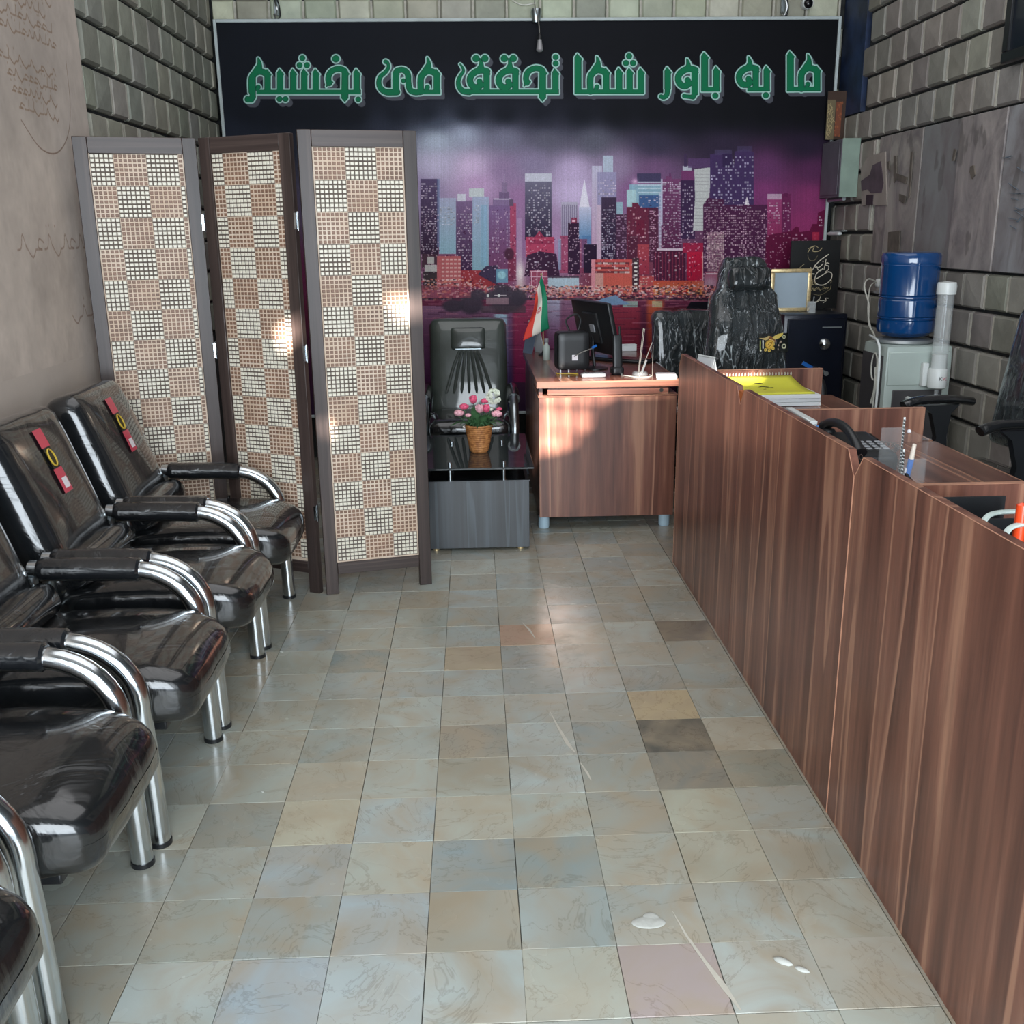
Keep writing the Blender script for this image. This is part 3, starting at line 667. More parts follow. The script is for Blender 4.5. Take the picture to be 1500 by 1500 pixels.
for k_ in ('frame_wood', 'frame_wood_across'): MATS[k_].node_tree.nodes['Principled BSDF'].inputs['Specular IOR Level'].default_value = .3
# ================================================================ room shell
XL, XR, YB, YF, ZC = -1.54, 2.33, 6.66, -1.0, 3.95
PZ0, PX0 = .0, -.1278              # tile grid
s = structure(MB().b2(XL-.2, XR+.2, YF-2.0, YB+.2, -.12, -.008).build('floor', 'grout', smooth=0))
floor = s
def tile_mesh():
    mb = MB(); a = .0994; e = .0008
    lo = [mb.bm.verts.new((x*a, y*a, -.009)) for x, y in ((-1, -1), (1, -1), (1, 1), (-1, 1))]
    mi = [mb.bm.verts.new((x*a, y*a, -e)) for x, y in ((-1, -1), (1, -1), (1, 1), (-1, 1))]
    tp = [mb.bm.verts.new((x*(a-e), y*(a-e), 0)) for x, y in ((-1, -1), (1, -1), (1, 1), (-1, 1))]
    for A, B in ((lo, mi), (mi, tp)):
        for k in range(4): mb.bm.faces.new((A[k], A[(k+1) % 4], B[(k+1) % 4], B[k]))
    mb.bm.faces.new(tp)
    bmesh.ops.recalc_face_normals(mb.bm, faces=mb.bm.faces)
    me = bpy.data.meshes.new('tile'); mb.bm.to_mesh(me); mb.bm.free(); me.materials.append(MATS['marble_tile']); return me
TM = tile_mesh()
SPECIAL = {(3, 4): (104, 96, 86), (4, 3): (158, 148, 130), (3, 5): (196, 164, 122), (2, -1): (176, 150, 146), (0, 4): (156, 146, 132), (1, 8): (186, 140, 112), (-1, 0): (168, 180, 196), (0, 0): (168, 156, 140),
           (-1, -1): (176, 184, 192), (-2, -1): (160, 172, 192), (-2, 2): (186, 172, 148), (-2, 3): (182, 172, 154), (-1, 2): (164, 172, 176), (-2, 1): (156, 164, 174), (4, 8): (120, 108, 96), (3, -1): (188, 190, 188), (3, 0): (178, 180, 176),
           (1, 1): (150, 156, 154), (0, 1): (146, 154, 156), (3, 3): (140, 132, 122), (4, -1): (184, 168, 152), (0, 7): (190, 162, 128), (-2, 7): (134, 142, 140), (4, 4): (186, 168, 146), (3, 2): (178, 170, 150), (3, 1): (178, 168, 148)}
BASES = [(166, 168, 162), (172, 170, 160), (160, 166, 166), (176, 172, 158), (164, 162, 154), (170, 174, 174), (158, 160, 152), (178, 170, 154)]
def at(c, r): return (PX0+.2*c, 1.7647+.2*r)
for r in range(-4, 19):
    for c in range(-6, 5):
        x, y = at(c+.5, r+.5)
        if len([0]) and not (y < 6.6): continue
        o = link('tile', TM, floor, (x+random.uniform(-.0006, .0006), y+random.uniform(-.0006, .0006), random.uniform(-.0006, .0002)), 0)
        t = SPECIAL.get((c, r)) or BASES[random.randrange(8)]
        k = random.uniform(.93, 1.05) if (c, r) not in SPECIAL else 1
        t = [.62*q+.38*p for q, p in zip(t, (172, 170, 161))] if (c, r) not in SPECIAL or min(t) > 150 else t
        o.color = rgb(*[min(255, (.72*q+.28*sum(t)/3)*k*g_) for q, g_ in zip(t, (.935, .972, .965))])
# the rest of the paving, out of the walking lane, stays one joined part
mb = MB()
for r in range(-12, 24):
    for c in range(-8, 13):
        if -6 <= c < 5 and -4 <= r < 19: continue
        x, y = at(c+.5, r+.5)
        if x > XR+.1 or x < XL-.1 or y > YB or y < YF-.6: continue
        mb.box((x, y, -.0045), (.198, .198, .009))
o = mb.build('outer_tiles', 'marble_tile', floor, smooth=0); o['kind'] = 'stuff'; o.color = rgb(140, 138, 130)

def brick_meshes(mat):
    out = []
    for k in range(3):
        mb = MB(); W, H, D = .0945, .0795, .03
        rr = random.Random(k+3)
        A = [mb.bm.verts.new((x*W, 0, z*H)) for x, z in ((-1, -1), (1, -1), (1, 1), (-1, 1))]
        B = [mb.bm.verts.new((x*W, -D*.55, z*H)) for x, z in ((-1, -1), (1, -1), (1, 1), (-1, 1))]
        C = [mb.bm.verts.new((x*(W-.010), -D*(.95+.12*rr.random()), z*(H-.010))) for x, z in ((-1, -1), (1, -1), (1, 1), (-1, 1))]
        for P, Q in ((A, B), (B, C)):
            for i in range(4): mb.bm.faces.new((P[i], P[(i+1) % 4], Q[(i+1) % 4], Q[i]))
        mid = mb.bm.verts.new((0, -D*1.12, 0))
        for i in range(4): mb.bm.faces.new((C[i], C[(i+1) % 4], mid))
        bmesh.ops.recalc_face_normals(mb.bm, faces=mb.bm.faces)
        me = bpy.data.meshes.new('brick'); mb.bm.to_mesh(me); mb.bm.free(); me.materials.append(MATS[mat]); out.append(me)
    return out
BM_ = brick_meshes('brick_stone')
CH, CW, CZ0 = .175, .205, .025      # course height, brick length, lowest course joint
def brick_wall(parent, origin, rotz, length, z0, z1, tint, skip=None, off=0.0, jitter=.08):
    """bricks along local x from origin, faces to local -y; returns nothing"""
    mm = Matrix.Translation(origin) @ Matrix.Rotation(rotz, 4, 'Z'); mort = MB(); nrow = 0
    k0 = math.floor((z0-CZ0)/CH); k1 = math.ceil((z1-CZ0)/CH)
    for k in range(k0, k1):
        zc = CZ0+(k+.5)*CH
        sh = off+(CW/2 if k % 2 else 0)
        n = int(length/CW)+1
        for i in range(-1, n):
            xc = (i+.5)*CW+sh
            if xc-CW/2 < -.02 or xc+CW/2 > length+.02: 
                w0, w1 = max(0, xc-CW/2), min(length, xc+CW/2)
                if w1-w0 < .05: continue
            else: w0, w1 = xc-CW/2, xc+CW/2
            if skip and skip((w0+w1)/2, zc): continue
            p = mm @ Vector(((w0+w1)/2, 0, zc))
            o = link('brick', BM_[random.randrange(3)], parent, p, rotz)
            o.scale = ((w1-w0)/CW, random.uniform(.9, 1.12), random.uniform(.985, 1.01))
            q = random.uniform(1-jitter, 1+jitter); o.color = rgb(*[min(255, t*q*random.uniform(.98, 1.02)) for t in tint])
            if w1 < length-.01:
                a = mm @ Vector((w1, -.0125, zc)); mort.box(a, (.013, .027, CH-.028) if abs(math.sin(rotz)) < .5 else (.027, .013, CH-.028))
    o = mort.build('upright_joints', 'mortar_light', parent, smooth=0); o['kind'] = 'stuff'

# left wall: plastered near the door, bare brick beyond
wl = structure(MB().b2(XL-.2, XL-.028, YF, YB+.2, -.1, ZC).build('wall_left', 'mortar_dark', smooth=0))
brick_wall(wl, (XL-.028, 4.36, 0), pi/2, 2.26, 1.05, 3.0, (138, 138, 126), off=.03)
# right wall
wr_ = structure(MB().b2(XR+.028, XR+.2, YF, YB+.2, -.1, ZC).build('wall_right', 'mortar_dark', smooth=0))
def skip_r(x, z):            # x runs from the far corner towards the camera
    y = YB-x
    if y > 6.28 and z > 2.12: return True           # painted strip
    return y < 5.93 and 1.25 < z < 1.95             # cladding slabs
brick_wall(wr_, (XR+.028, YB, 0), -pi/2, 3.3, .0, 3.0, (138, 134, 126), skip_r, off=.05)
# back wall, pale stone above the banner
wb = structure(MB().b2(XL-.2, XR+.2, YB+.028, YB+.2, -.1, ZC).build('wall_back', 'mortar_dark', smooth=0))
brick_wall(wb, (XL, YB+.028, 0), 0, XR-XL, 2.2, 3.1, (176, 178, 160), off=.04, jitter=.14)
structure(MB().b2(XL-.2, XR+.2, YF-.15, YB+.2, ZC, ZC+.15).build('ceiling', 'ceiling_paint', smooth=0))

# plaster with scratched writing
def paint_plaster():
    cv = Canvas(0, 0, 300, 300, 4, (174, 162, 152))
    H, W = cv.a.shape[:2]
    for k, (n, a) in enumerate(((6, .045), (14, .03), (40, .02), (110, .012))):
        g = RNG.standard_normal((n+2, n+2)); yi = np.linspace(0, n, H); xi = np.linspace(0, n, W)
        y0 = yi.astype(int); x0 = xi.astype(int); fy = (yi-y0)[:, None]; fx = (xi-x0)[None]
        q = g[y0][:, x0]*(1-fy)*(1-fx)+g[y0][:, x0+1]*(1-fy)*fx+g[y0+1][:, x0]*fy*(1-fx)+g[y0+1][:, x0+1]*fy*fx
        cv.a *= (1+a*q)[..., None]
    return cv
def scribble(cv, x, y, w, h, n, col=(112, 92, 78), wd=.9, a=.8, rng=random.Random(5)):
    """a run of cursive letters with dots, right to left"""
    cx = x+w
    step = w/n
    for k in range(n):
        t = rng.random(); x1 = cx-step
        if t < .3: P = [(cx, y), (cx-step*.3, y-h*.7), (cx-step*.6, y-h*.1), (x1, y)]
        elif t < .55: P = [(cx, y), (cx-step*.4, y+h*.35), (cx-step*.8, y+h*.1), (x1, y-h*.2)]
        elif t < .75: P = [(cx, y-h), (cx-step*.15, y-h*.4), (cx-step*.2, y), (x1, y)]
        else: P = [(cx, y-h*.3), (cx-step*.5, y-h*.5), (cx-step*.7, y-h*.1), (cx-step*.3, y), (x1, y)]
        cv.stroke(sm(P, 4), wd, col, a)
        if rng.random() < .45: cv.disc(cx-step*.5, y-h*(1.1 if rng.random() < .6 else -.5), wd*.7, col, a)
        if rng.random() < .25: cv.disc(cx-step*.2, y-h*1.15, wd*.7, col, a)
        cx = x1
PLY0, PLY1, PLZ0, PLZ1 = 3.0, 4.36, 1.0, 3.0      # painted window of the plaster, 300 units each way
cv = paint_plaster(); R5 = random.Random(9)
def py(y): return (y-PLY0)/(PLY1-PLY0)*300
def pz(z): return (PLZ1-z)/(PLZ1-PLZ0)*300
for (y0, y1, z, n, hh) in ((3.55, 4.12, 2.28, 12, 5), (3.5, 4.05, 2.23, 12, 5), (3.55, 4.1, 2.18, 11, 5), (3.6, 4.12, 2.13, 12, 5), (3.6, 4.08, 2.03, 10, 5), (3.66, 4.08, 1.98, 10, 5), (3.68, 4.06, 1.93, 9, 5), (3.72, 4.06, 1.88, 8, 5)):
    scribble(cv, py(y0), pz(z), py(y1)-py(y0), hh, n, (128, 104, 84), 1.0, .5, R5)
for (y0, y1, z, n, hh) in ((3.55, 4.22, 1.41, 9, 11), (3.95, 4.24, 1.15, 4, 9)):
    scribble(cv, py(y0), pz(z), py(y1)-py(y0), hh, n, (124, 102, 88), 1.1, .5, R5)
cv.stroke(sm([(py(3.72), pz(1.84)), (py(3.85), pz(1.76)), (py(4.0), pz(1.755)), (py(4.13), pz(1.83)), (py(4.19), pz(1.95)), (py(4.2), pz(2.1))], 8), .8, (110, 88, 74), .7)
im = make_image('plaster_scratches', cv.a)
m, nt, b, t = image_mat('plaster', im, .8, .3)
n2 = nd(nt, 'ShaderNodeTexNoise', Scale=30.0, Detail=5.0); nt.links.new(coords(nt), n2.inputs['Vector']); bump(nt, b, n2.outputs[0], .25, .004)
plain('plaster_plain', rgb(174, 162, 152), .8, var=.05, nscale=3, bmp=.25, bscale=30)
mb = MB(); L_ = mb.bm.loops.layers.uv.verify()
X = XL+.004
vs = [mb.bm.verts.new(p) for p in ((X, PLY0, PLZ0), (X, PLY1, PLZ0), (X, PLY1, PLZ1), (X, PLY0, PLZ1))]
f = mb.bm.faces.new(vs)
for lp, t_ in zip(f.loops, ((0, 0), (1, 0), (1, 1), (0, 1))): lp[L_].uv = t_
# the painted window needs real plaster thickness behind it and round it
o = mb.build('plaster_face', 'plaster', wl, smooth=0, fix=False)
mb = MB(); X0 = XL-.03
mb.b2(X0, XL+.004, YF, PLY0, 0, ZC); mb.b2(X0, XL+.004, PLY0, PLY1, 0, PLZ0); mb.b2(X0, XL+.004, PLY0, PLY1, PLZ1, ZC); mb.b2(X0, XL+.0035, PLY0, PLY1-.0005, PLZ0, PLZ1)
mb.build('plaster_coat', 'plaster_plain', wl, smooth=0)

# painted strip and cladding slabs on the right wall
mb = MB(); mb.b2(XR-.004, XR+.03, 6.28, YB, 2.12, 3.2); mb.build('painted_strip', 'blue_paint', wr_, smooth=0)
ys = [5.93, 5.757, 5.355, 4.947, 4.512, 4.1, 3.68, 3.36]
cols = [(150, 142, 136), (158, 152, 144), (126, 127, 126), (158, 150, 146), (144, 144, 146), (154, 146, 142), (146, 142, 136)]
for i in range(7):
    a, b_ = ys[i]-.004, ys[i+1]+.004
    o = MB().b2(-.012, .02, (b_-a)/2, (a-b_)/2, -.345, .345, bev=.003).build('slab', 'stone_slab', wr_, (XR+.005+random.uniform(-.004, .004), (a+b_)/2, 1.60), 0, smooth=0)
    o.color = rgb(*cols[i])

# shop front behind the camera: the doorway, and an unseen board added above it, its holes shaped to cast sun patches
def holed_board():
    cu = bpy.data.curves.new('shopfront', 'CURVE'); cu.dimensions = '2D'; cu.fill_mode = 'BOTH'; cu.extrude = .02
    def sp(pts):
        s_ = cu.splines.new('POLY'); s_.points.add(len(pts)-1)
        for p, q in zip(s_.points, pts): p.co = (q[0], q[1], 0, 1)
        s_.use_cyclic_u = True
    sp([(XL-.2, 2.85), (XR+.2, 2.85), (XR+.2, ZC+.1), (XL-.2, ZC+.1)])
    def hole(Y, pts): sp([(x-SUN_DX*(Y-YF), z-SUN_DZ*(Y-YF)) for x, z in pts])
    hole(4.82, [(.28, .79), (1.0, .79), (1.0, .72), (.28, .735)])
    hole(4.82, [(.28, .725), (.97, .71), (.97, .686), (.69, .68), (.62, .645), (.28, .665)])
    hole(4.82, [(.28, .655), (.60, .630), (.585, .595), (.28, .61)])
    hole(4.82, [(.28, .60), (.575, .582), (.57, .54), (.54, .50), (.36, .515), (.28, .54)])
    hole(4.82, [(.28, .525), (.40, .49), (.52, .485), (.49, .44), (.44, .415), (.28, .385)])
    hole(4.06, [(-.34, 1.19), (-.17, 1.22), (-.16, 1.12), (-.30, 1.10)])
    hole(4.06, [(-.62, .67), (-.58, .70), (-.57, .62), (-.60, .61)])
    hole(4.02, [(-.78, 1.10), (-.66, 1.12), (-.67, 1.03), (-.76, 1.0)])
    hole(4.25, [(1.02, .84), (1.24, .86), (1.2, .78), (1.03, .76)])
    o = bpy.data.objects.new('shopfront', cu); COL.objects.link(o); bpy.context.view_layer.update()
    me = bpy.data.meshes.new_from_object(o.evaluated_get(bpy.context.evaluated_depsgraph_get()))
    bpy.data.objects.remove(o)
    me.materials.clear(); me.materials.append(MATS['shopfront_paint'])
    o = link('wall_front', me, None, (0, YF, 0)); o.rotation_euler = (pi/2, 0, 0); return structure(o)
wf = holed_board()
mb = MB(); mb.b2(XL-.2, -1.30, YF-.05, YF+.05, 0, 2.85); mb.b2(2.02, XR+.2, YF-.05, YF+.05, 0, 2.85); mb.build('door_jambs', 'shopfront_paint', wf, smooth=0)
o = wf.children[0]; o.matrix_parent_inverse = wf.matrix_basis.inverted()
structure(MB().b2(-4, 5, -9.0, YF-.05, 2.86, 2.96).build('trim_1', 'shopfront_paint', smooth=0))   # deep unseen canopy, added to keep the sun out of the doorway

# ================================================================ banner
bn = thing('wall_banner', 'large black and purple night skyline banner with green Persian lettering on back wall', 'banner', (BX0, BY, BZ0))
W_, H_ = BX1-BX0, BZ1-BZ0
im = make_image('banner_print', banner_image())
image_mat('banner_cloth', im, .6, .12)
mb = MB(); mb.quad((0, -.001, 0), (W_, -.001, 0), (W_, -.001, H_), (0, -.001, H_), uv=True); mb.build('printed_sheet', 'banner_cloth', bn, smooth=0, fix=False)
MB().b2(0, W_, 0, .02, 0, H_).build('backing', 'black_plastic', bn, smooth=0)
for (a, b_, c_, d_) in ((-.014, .004, -.014, H_+.014), (W_-.004, W_+.014, -.014, H_+.014)):
    MB().b2(a, b_, -.012, .022, c_, d_, bev=.002).build('frame_bar', 'banner_frame', bn, smooth=0)
for (c_, d_) in ((H_-.004, H_+.014), (-.014, .004)):
    MB().b2(.004, W_-.004, -.012, .022, c_, d_, bev=.002).build('frame_bar', 'banner_frame', bn, smooth=0)

# hooks over the banner, bulb on its flex, dome camera
def hook(name, x, z, label):
    t = thing(name, label, 'hook', (x, 6.628, z), group=None)
    MB().box((0, -.005, .02), (.03, .012, .09), bev=.003).build('plate', 'satin_steel', t)
    MB().tube(catmull([(0, -.012, .07), (0, -.04, .05), (.01, -.055, 0), (-.004, -.05, -.045), (-.012, -.03, -.02)], 5), .006, 8).build('bent_hook', 'chrome', t)
    MB().tube(catmull([(.0, -.02, .08), (.02, -.03, .03), (.022, -.03, -.03), (.004, -.03, -.05)], 5), .004, 6).build('wire', 'black_plastic', t)
hook('wall_hook', -1.14, 2.745, 'bent steel hook over the left end of the banner')
hook('wall_hook', 1.93, 2.745, 'bent steel hook over the right end of the banner')
t = thing('hanging_bulb', 'small unlit bulb hanging on a thin flex over the banner top edge', 'bulb', (.415, 6.50, 2.74))
MB().tube(catmull([(0, .12, .14), (-.01, .04, .03), (0, .02, -.03), (.012, 0, -.09), (.016, -.01, -.16)], 6), .0035, 6).build('flex', 'cable_grey', t)
MB().tube(catmull([(-.14, .12, .06), (-.08, .1, .03), (0, .1, .04)], 6), .004, 6).build('side_cable', 'cable_white', t)
MB().lathe([(.006, .02), (.013, 0), (.015, -.015), (.0, -.016)], (.016, -.01, -.165)).build('lamp_holder', 'black_plastic', t)
MB().lathe([(.011, 0), (.013, -.02), (.019, -.055), (.021, -.068), (.012, -.078), (.0, -.08)], (.016, -.01, -.17)).build('bulb_glass', 'bulb_glass', t)
MB().lathe([(.03, .02), (.034, 0), (.022, -.055), (.012, -.06), (0, -.06)], (-.0, .06, -.02), n=20).build('bracket_cup', 'satin_steel', t)
t = thing('dome_camera', 'small round security camera under the ceiling at the right of the banner', 'camera', (2.075, 6.60, 2.775))
MB().cyl((0, .04, 0), (0, -.0, 0), .034).build('base_ring', 'white_plastic', t)
MB().sphere((0, -.008, -.005), .028, (1, .8, 1)).build('dome', 'dark_screen', t)
# ================================================================ waiting chairs (face +x, row along the left wall)
def make_armchair():
    t = thing('waiting_chair', 'x', 'chair', (-.80, 0, 0))
    R_ = .0255
    def arm(s):
        y = s*.263
        path = [(0.01, y, 0), (0.006, y, .20), (0.0, y, .36)]
        path += [(-.17+.17*math.cos(a), y, .385+.155*math.sin(a)) for a in [k*pi/2/9 for k in range(10)]]
        path += [(-.25, y, .543), (-.36, y, .545), (-.455, y, .548)]
        return path
    for s in (-1, 1):
        p = arm(s)
        MB().tube(p, R_, 14).build('arm_tube', 'chrome', t)
        pad = [(-.145, s*.263, .5405), (-.20, s*.263, .543), (-.28, s*.263, .545), (-.36, s*.263, .546), (-.43, s*.263, .548)]
        pp = catmull(pad, 5); rs = [.034+.0022*mnoise.noise(Vector((i*.9, s, 0)))-.006*(1 if i in (0, len(pp)-1) else 0) for i in range(len(pp))]
        MB().tube(pp, rs, 16).build('arm_pad', 'arm_leather', t)
        MB().tube([(-.47, s*.245, 0), (-.46, s*.245, .25), (-.452, s*.255, .53)], .019, 12).build('leg', 'satin_steel', t)
        MB().cyl((.01, s*.263, 0), (.01, s*.263, .012), .0275).build('foot_cap', 'black_plastic', t)
    # seat with chamfered front corners
    def cut(p):
        if p.x > .02:
            k = (p.x-.02)/.26; p.y *= 1-.17*k**3
        if p.z > 0: p.z += .012*math.sin(min(1, max(0, (p.x+.28)/.56))*pi)
        if p.x > .16: p.z -= .022*((p.x-.16)/.12)**2*(1 if p.z > 0 else .2)
        return p
    MB().cushion((-.185, 0, .362), (.59, .485, .135), .04, (.006, 0, .018), n=11, wr=.004, fn=cut).build('seat', 'waiting_leather', t)
    MB().b2(-.46, .035, -.20, .20, .275, .30, bev=.004).build('seat_base', 'black_plastic', t)
    MB().tube([(-.02, -.263, .28), (-.02, 0, .28), (-.02, .263, .28)], .013, 8).build('cross_bar', 'satin_steel', t)
    a = math.radians(-19)
    MB().cushion((-.545, 0, .655), (.135, .485, .56), .055, (.014, 0, .0), n=11, rot=(0, a, 0), wr=.004, seed=3).build('backrest', 'waiting_leather', t)
    MB().cushion((-.405, 0, .478), (.11, .46, .10), .045, (.004, 0, .004), n=7, rot=(0, a, 0), wr=.004, seed=8).build('lumbar_roll', 'arm_leather', t)
    return t
def back_sticker(parent):
    """printed strip stuck on the face of the backrest"""
    M_ = Matrix.Translation((-.545, 0, .655)) @ Euler((0, math.radians(-19), 0)).to_matrix().to_4x4()
    def q(y0, y1, z0, z1, lift, mat, name):
        mb = MB()
        def fn(u, v):
            y = y0+(y1-y0)*u; z = z0+(z1-z0)*v
            x = .0675+.014*max(0, 1-(y/.2425)**2)*max(0, 1-(z/.28)**2)+.0045+lift
            return M_ @ Vector((x, y, z))
        mb.grid(fn, 6, 6); return mb.build(name, mat, parent, smooth=0, fix=False)
    q(-.030, .030, .155, .215, .001, 'red_print', 'sticker').__setitem__('label', 'red strip sticker with a gold oval badge and white tag')
    q(-.024, .024, .085, .155, .001, 'black_print', 'sticker')
    q(-.030, .030, .005, .085, .001, 'red_print', 'sticker')
    q(-.012, .024, .018, .052, .002, 'white_print', 'sticker')
    mb = MB(); ring = [M_ @ Vector((.0675+.014*max(0, 1-((.12+.028*math.sin(a))/.28)**2)+.0075, .019*math.cos(a), .12+.028*math.sin(a))) for a in [k*2*pi/24 for k in range(24)]]
    mb.tube(ring, .0028, 5, closed=True); ring2 = [M_ @ Vector((.0885, .010*y, .12+.012*z)) for y, z in ((-1, 0), (0, 1), (1, 0), (0, -1))]
    mb.build('badge', 'gold_print', parent)
base_chair = make_armchair()
LBL = ['black armchair in the waiting row standing against the woven folding screen, farthest from the door',
       'black armchair with red strip sticker, second from the folding screen in the waiting row',
       'black armchair in the middle of the waiting row, backrest cut by the left edge',
       'large black armchair seat in the near left foreground, fourth from the folding screen',
       'nearest black armchair, only its seat corner and chrome arm at the bottom left edge']
chairs = [base_chair]+[copy_tree(base_chair) for _ in range(4)]
for i, c_ in enumerate(chairs):
    c_.location = (-.80-.012*(i > 2)-.006*i, 3.672-.608*i, 0); c_['label'] = LBL[i]; c_['group'] = 'waiting chairs along the left wall'
for c_ in chairs[:2]: back_sticker(c_)

# ================================================================ folding screen
fs = thing('folding_screen', 'tall three-panel folding screen with brown frame and checkered woven bead panels', 'screen', (0, 0, 0))
fs.location = (-.845, 4.05, 0)
def weave_backing():
    m, nt, b = newmat('weave_backing')
    tc = nd(nt, 'ShaderNodeTexCoord'); mp = nd(nt, 'ShaderNodeMapping'); nt.links.new(tc.outputs['Object'], mp.inputs[0])
    ck = nd(nt, 'ShaderNodeTexNoise', Scale=6.0); nt.links.new(mp.outputs[0], ck.inputs['Vector'])
    nt.links.new(ramp(nt, ck.outputs[0], [(.35, rgb(196, 172, 150)), (.7, rgb(214, 196, 178))]), b.inputs['Base Color']); setp(b, Roughness=.6)
weave_backing()
plain('weave_dark_cord', rgb(88, 76, 68), .6, var=.2, nscale=40)
def screen_panel(p0, p1, hinge_side, hgt=1.815, phase=0):
    p0, p1 = Vector((p0[0], p0[1], 0)), Vector((p1[0], p1[1], 0)); d = p1-p0; W = d.length; rz = math.atan2(d.y, d.x)
    loc = p0-Vector(fs.location)
    sw, top, bz0, bz1, T = .052, .06, .085, .135, .026
    wx0, wx1, wz0, wz1 = sw, W-sw, bz1, hgt-top
    pan = MB().b2(wx0-.003, wx1+.003, -.003, .003, wz0-.003, wz1+.003).build('panel', 'weave_backing', fs, loc, rz, smooth=0)
    for a in (0, W-sw): MB().b2(a, a+sw-.0006, -T/2, T/2, 0, hgt, bev=.002).build('stile', 'frame_wood', pan)
    for z0, z1 in ((bz0, bz1), (hgt-top, hgt)): MB().b2(sw, W-sw, -T/2+.002, T/2-.002, z0, z1, bev=.0015).build('rail', 'frame_wood_across', pan)
    c = .01675; nx = int((wx1-wx0)/c); nz = int((wz1-wz0)/c); ox = wx0+((wx1-wx0)-nx*c)/2; oz = wz1-nz*c
    LV, LF, DV, DF, CV, CF = [], [], [], [], [], []
    def bead(V, F, x, z, w, h, y0, y1):
        for s in (-1, 1):
            k = len(V); a, b_ = s*y0, s*y1; e = .0016
            V += [(x-w, a, z-h), (x+w, a, z-h), (x+w, a, z+h), (x-w, a, z+h), (x-w+e, b_, z-h+e), (x+w-e, b_, z-h+e), (x+w-e, b_, z+h-e), (x-w+e, b_, z+h-e)]
            F += [(k+4, k+5, k+6, k+7), (k, k+1, k+5, k+4), (k+1, k+2, k+6, k+5), (k+2, k+3, k+7, k+6), (k+3, k, k+4, k+7)]
    for i in range(nx):
        for j in range(nz):
            x = ox+(i+.5)*c; z = oz+(j+.5)*c; gi = (i+2+phase)//7; gj = (nz-1-j)//7
            dark = (gi+gj) % 2 == 1
            if dark: bead(DV, DF, x, z, c*.36, c*.35, .003, .0058)
            else:
                bead(LV, LF, x, z, c*.41, c*.37, .003, .0065)
                bead(CV, CF, x, z, c*.5, c*.5, .003, .0036)
    for nm, V, F, mt in (('light_beads', LV, LF, 'weave_light_bead'), ('dark_beads', DV, DF, 'weave_dark_bead'), ('cord_mesh', CV, CF, 'weave_dark_cord')):
        me = bpy.data.meshes.new(nm); me.from_pydata(V, [], F); me.materials.append(MATS[mt]); me.validate()
        o = link(nm, me, pan); o['kind'] = 'stuff'
    for z in (.35, 1.0, 1.5):
        if hinge_side: 
            mb = MB(); mb.cyl((W+.006, -.002, z-.035), (W+.006, -.002, z+.035), .0045, n=8); mb.b2(W-.004, W+.004, -.014, .01, z-.03, z+.03); mb.build('hinge', 'chrome', pan)
    return pan
screen_panel((-1.49, 4.035), (-1.062, 4.155), 1, phase=0)
screen_panel((-1.045, 4.155), (-.662, 3.975), 1, phase=2)
screen_panel((-.640, 3.958), (-.205, 4.062), 0, 1.825, phase=5)

# ================================================================ low glass table, flower pot, visitor chair
ct = thing('coffee_table', 'low black coffee table with dark glass top on short chrome posts', 'table', (0, 4.85, 0))
MB().b2(-.242, .242, -.342, -.324, .012, .335, bev=.001).build('front_panel', 'black_wood', ct)
MB().b2(-.242, .242, .324, .342, .012, .335, bev=.001).build('back_panel', 'black_wood', ct)
for s in (-1, 1): MB().b2(s*.242, s*.226, -.323, .323, .012, .335).build('side_panel', 'black_wood', ct)
MB().b2(-.225, .225, -.323, .323, .305, .333).build('inner_shelf', 'dark_screen', ct)
MB().b2(-.27, .262, -.405, .39, .405, .415, bev=.002).build('glass_top', 'table_glass', ct)
MB().b2(-.246, .246, -.345, -.3235, .3351, .340).build('top_edge', 'black_wood', ct)
for x, y in ((-.125, -.333), (.125, -.333), (-.125, .15), (.13, .15)):
    mb = MB(); mb.cyl((x, y, .335), (x, y, .4049), .0075, n=12); mb.cyl((x, y, .335), (x, y, .343), .011, n=12); mb.cyl((x, y, .4151), (x, y, .428), .009, n=12); mb.build('post', 'satin_steel', ct)
for x, y in ((-.2, -.32), (.2, -.32), (-.2, .32), (.2, .32)): MB().cyl((x, y, 0), (x, y, .013), .014, n=10).build('foot', 'gold_frame', ct)

fp = thing('flower_pot', 'small round wicker pot of pink and white flowers standing on the dark glass table', 'flowers', (.014, 4.80, .4152)); fp.scale = (1.12, 1.12, 1.08)
prof = [(.0, .002), (.035, 0)]
for k in range(13):
    z = .004+k*.0093; r = .038+.021*(k/12)**.7
    prof += [(r, z), (r+.0022, z+.0045), (r+.0003, z+.009)]
prof += [(.058, .127), (.054, .125), (.05, .10), (0, .098)]
MB().lathe(prof, n=36).build('wicker_pot', 'wicker', fp)
RF = random.Random(4)
def leafblade(mb, a, r, z0, z1, w, curl=0):
    base = Vector((.018*math.cos(a), .018*math.sin(a), z0)); tip = Vector((r*math.cos(a), r*math.sin(a), z1)); mid = (base+tip)/2+Vector((0, 0, .02+curl))
    P = catmull([base, mid, tip], 5); side = Vector((-math.sin(a), math.cos(a), 0)); n = len(P)
    rows = []
    for i, p in enumerate(P):
        ww = w*max(0, math.sin(pi*(.08+.92*i/(n-1))))**.8*(1 if i < n-1 else .05); rows.append([mb.bm.verts.new(p-side*ww), mb.bm.verts.new(p+Vector((0, 0, .003))), mb.bm.verts.new(p+side*ww)])
    for A, B in zip(rows, rows[1:]):
        for k in (0, 1): mb.bm.faces.new((A[k], A[k+1], B[k+1], B[k]))
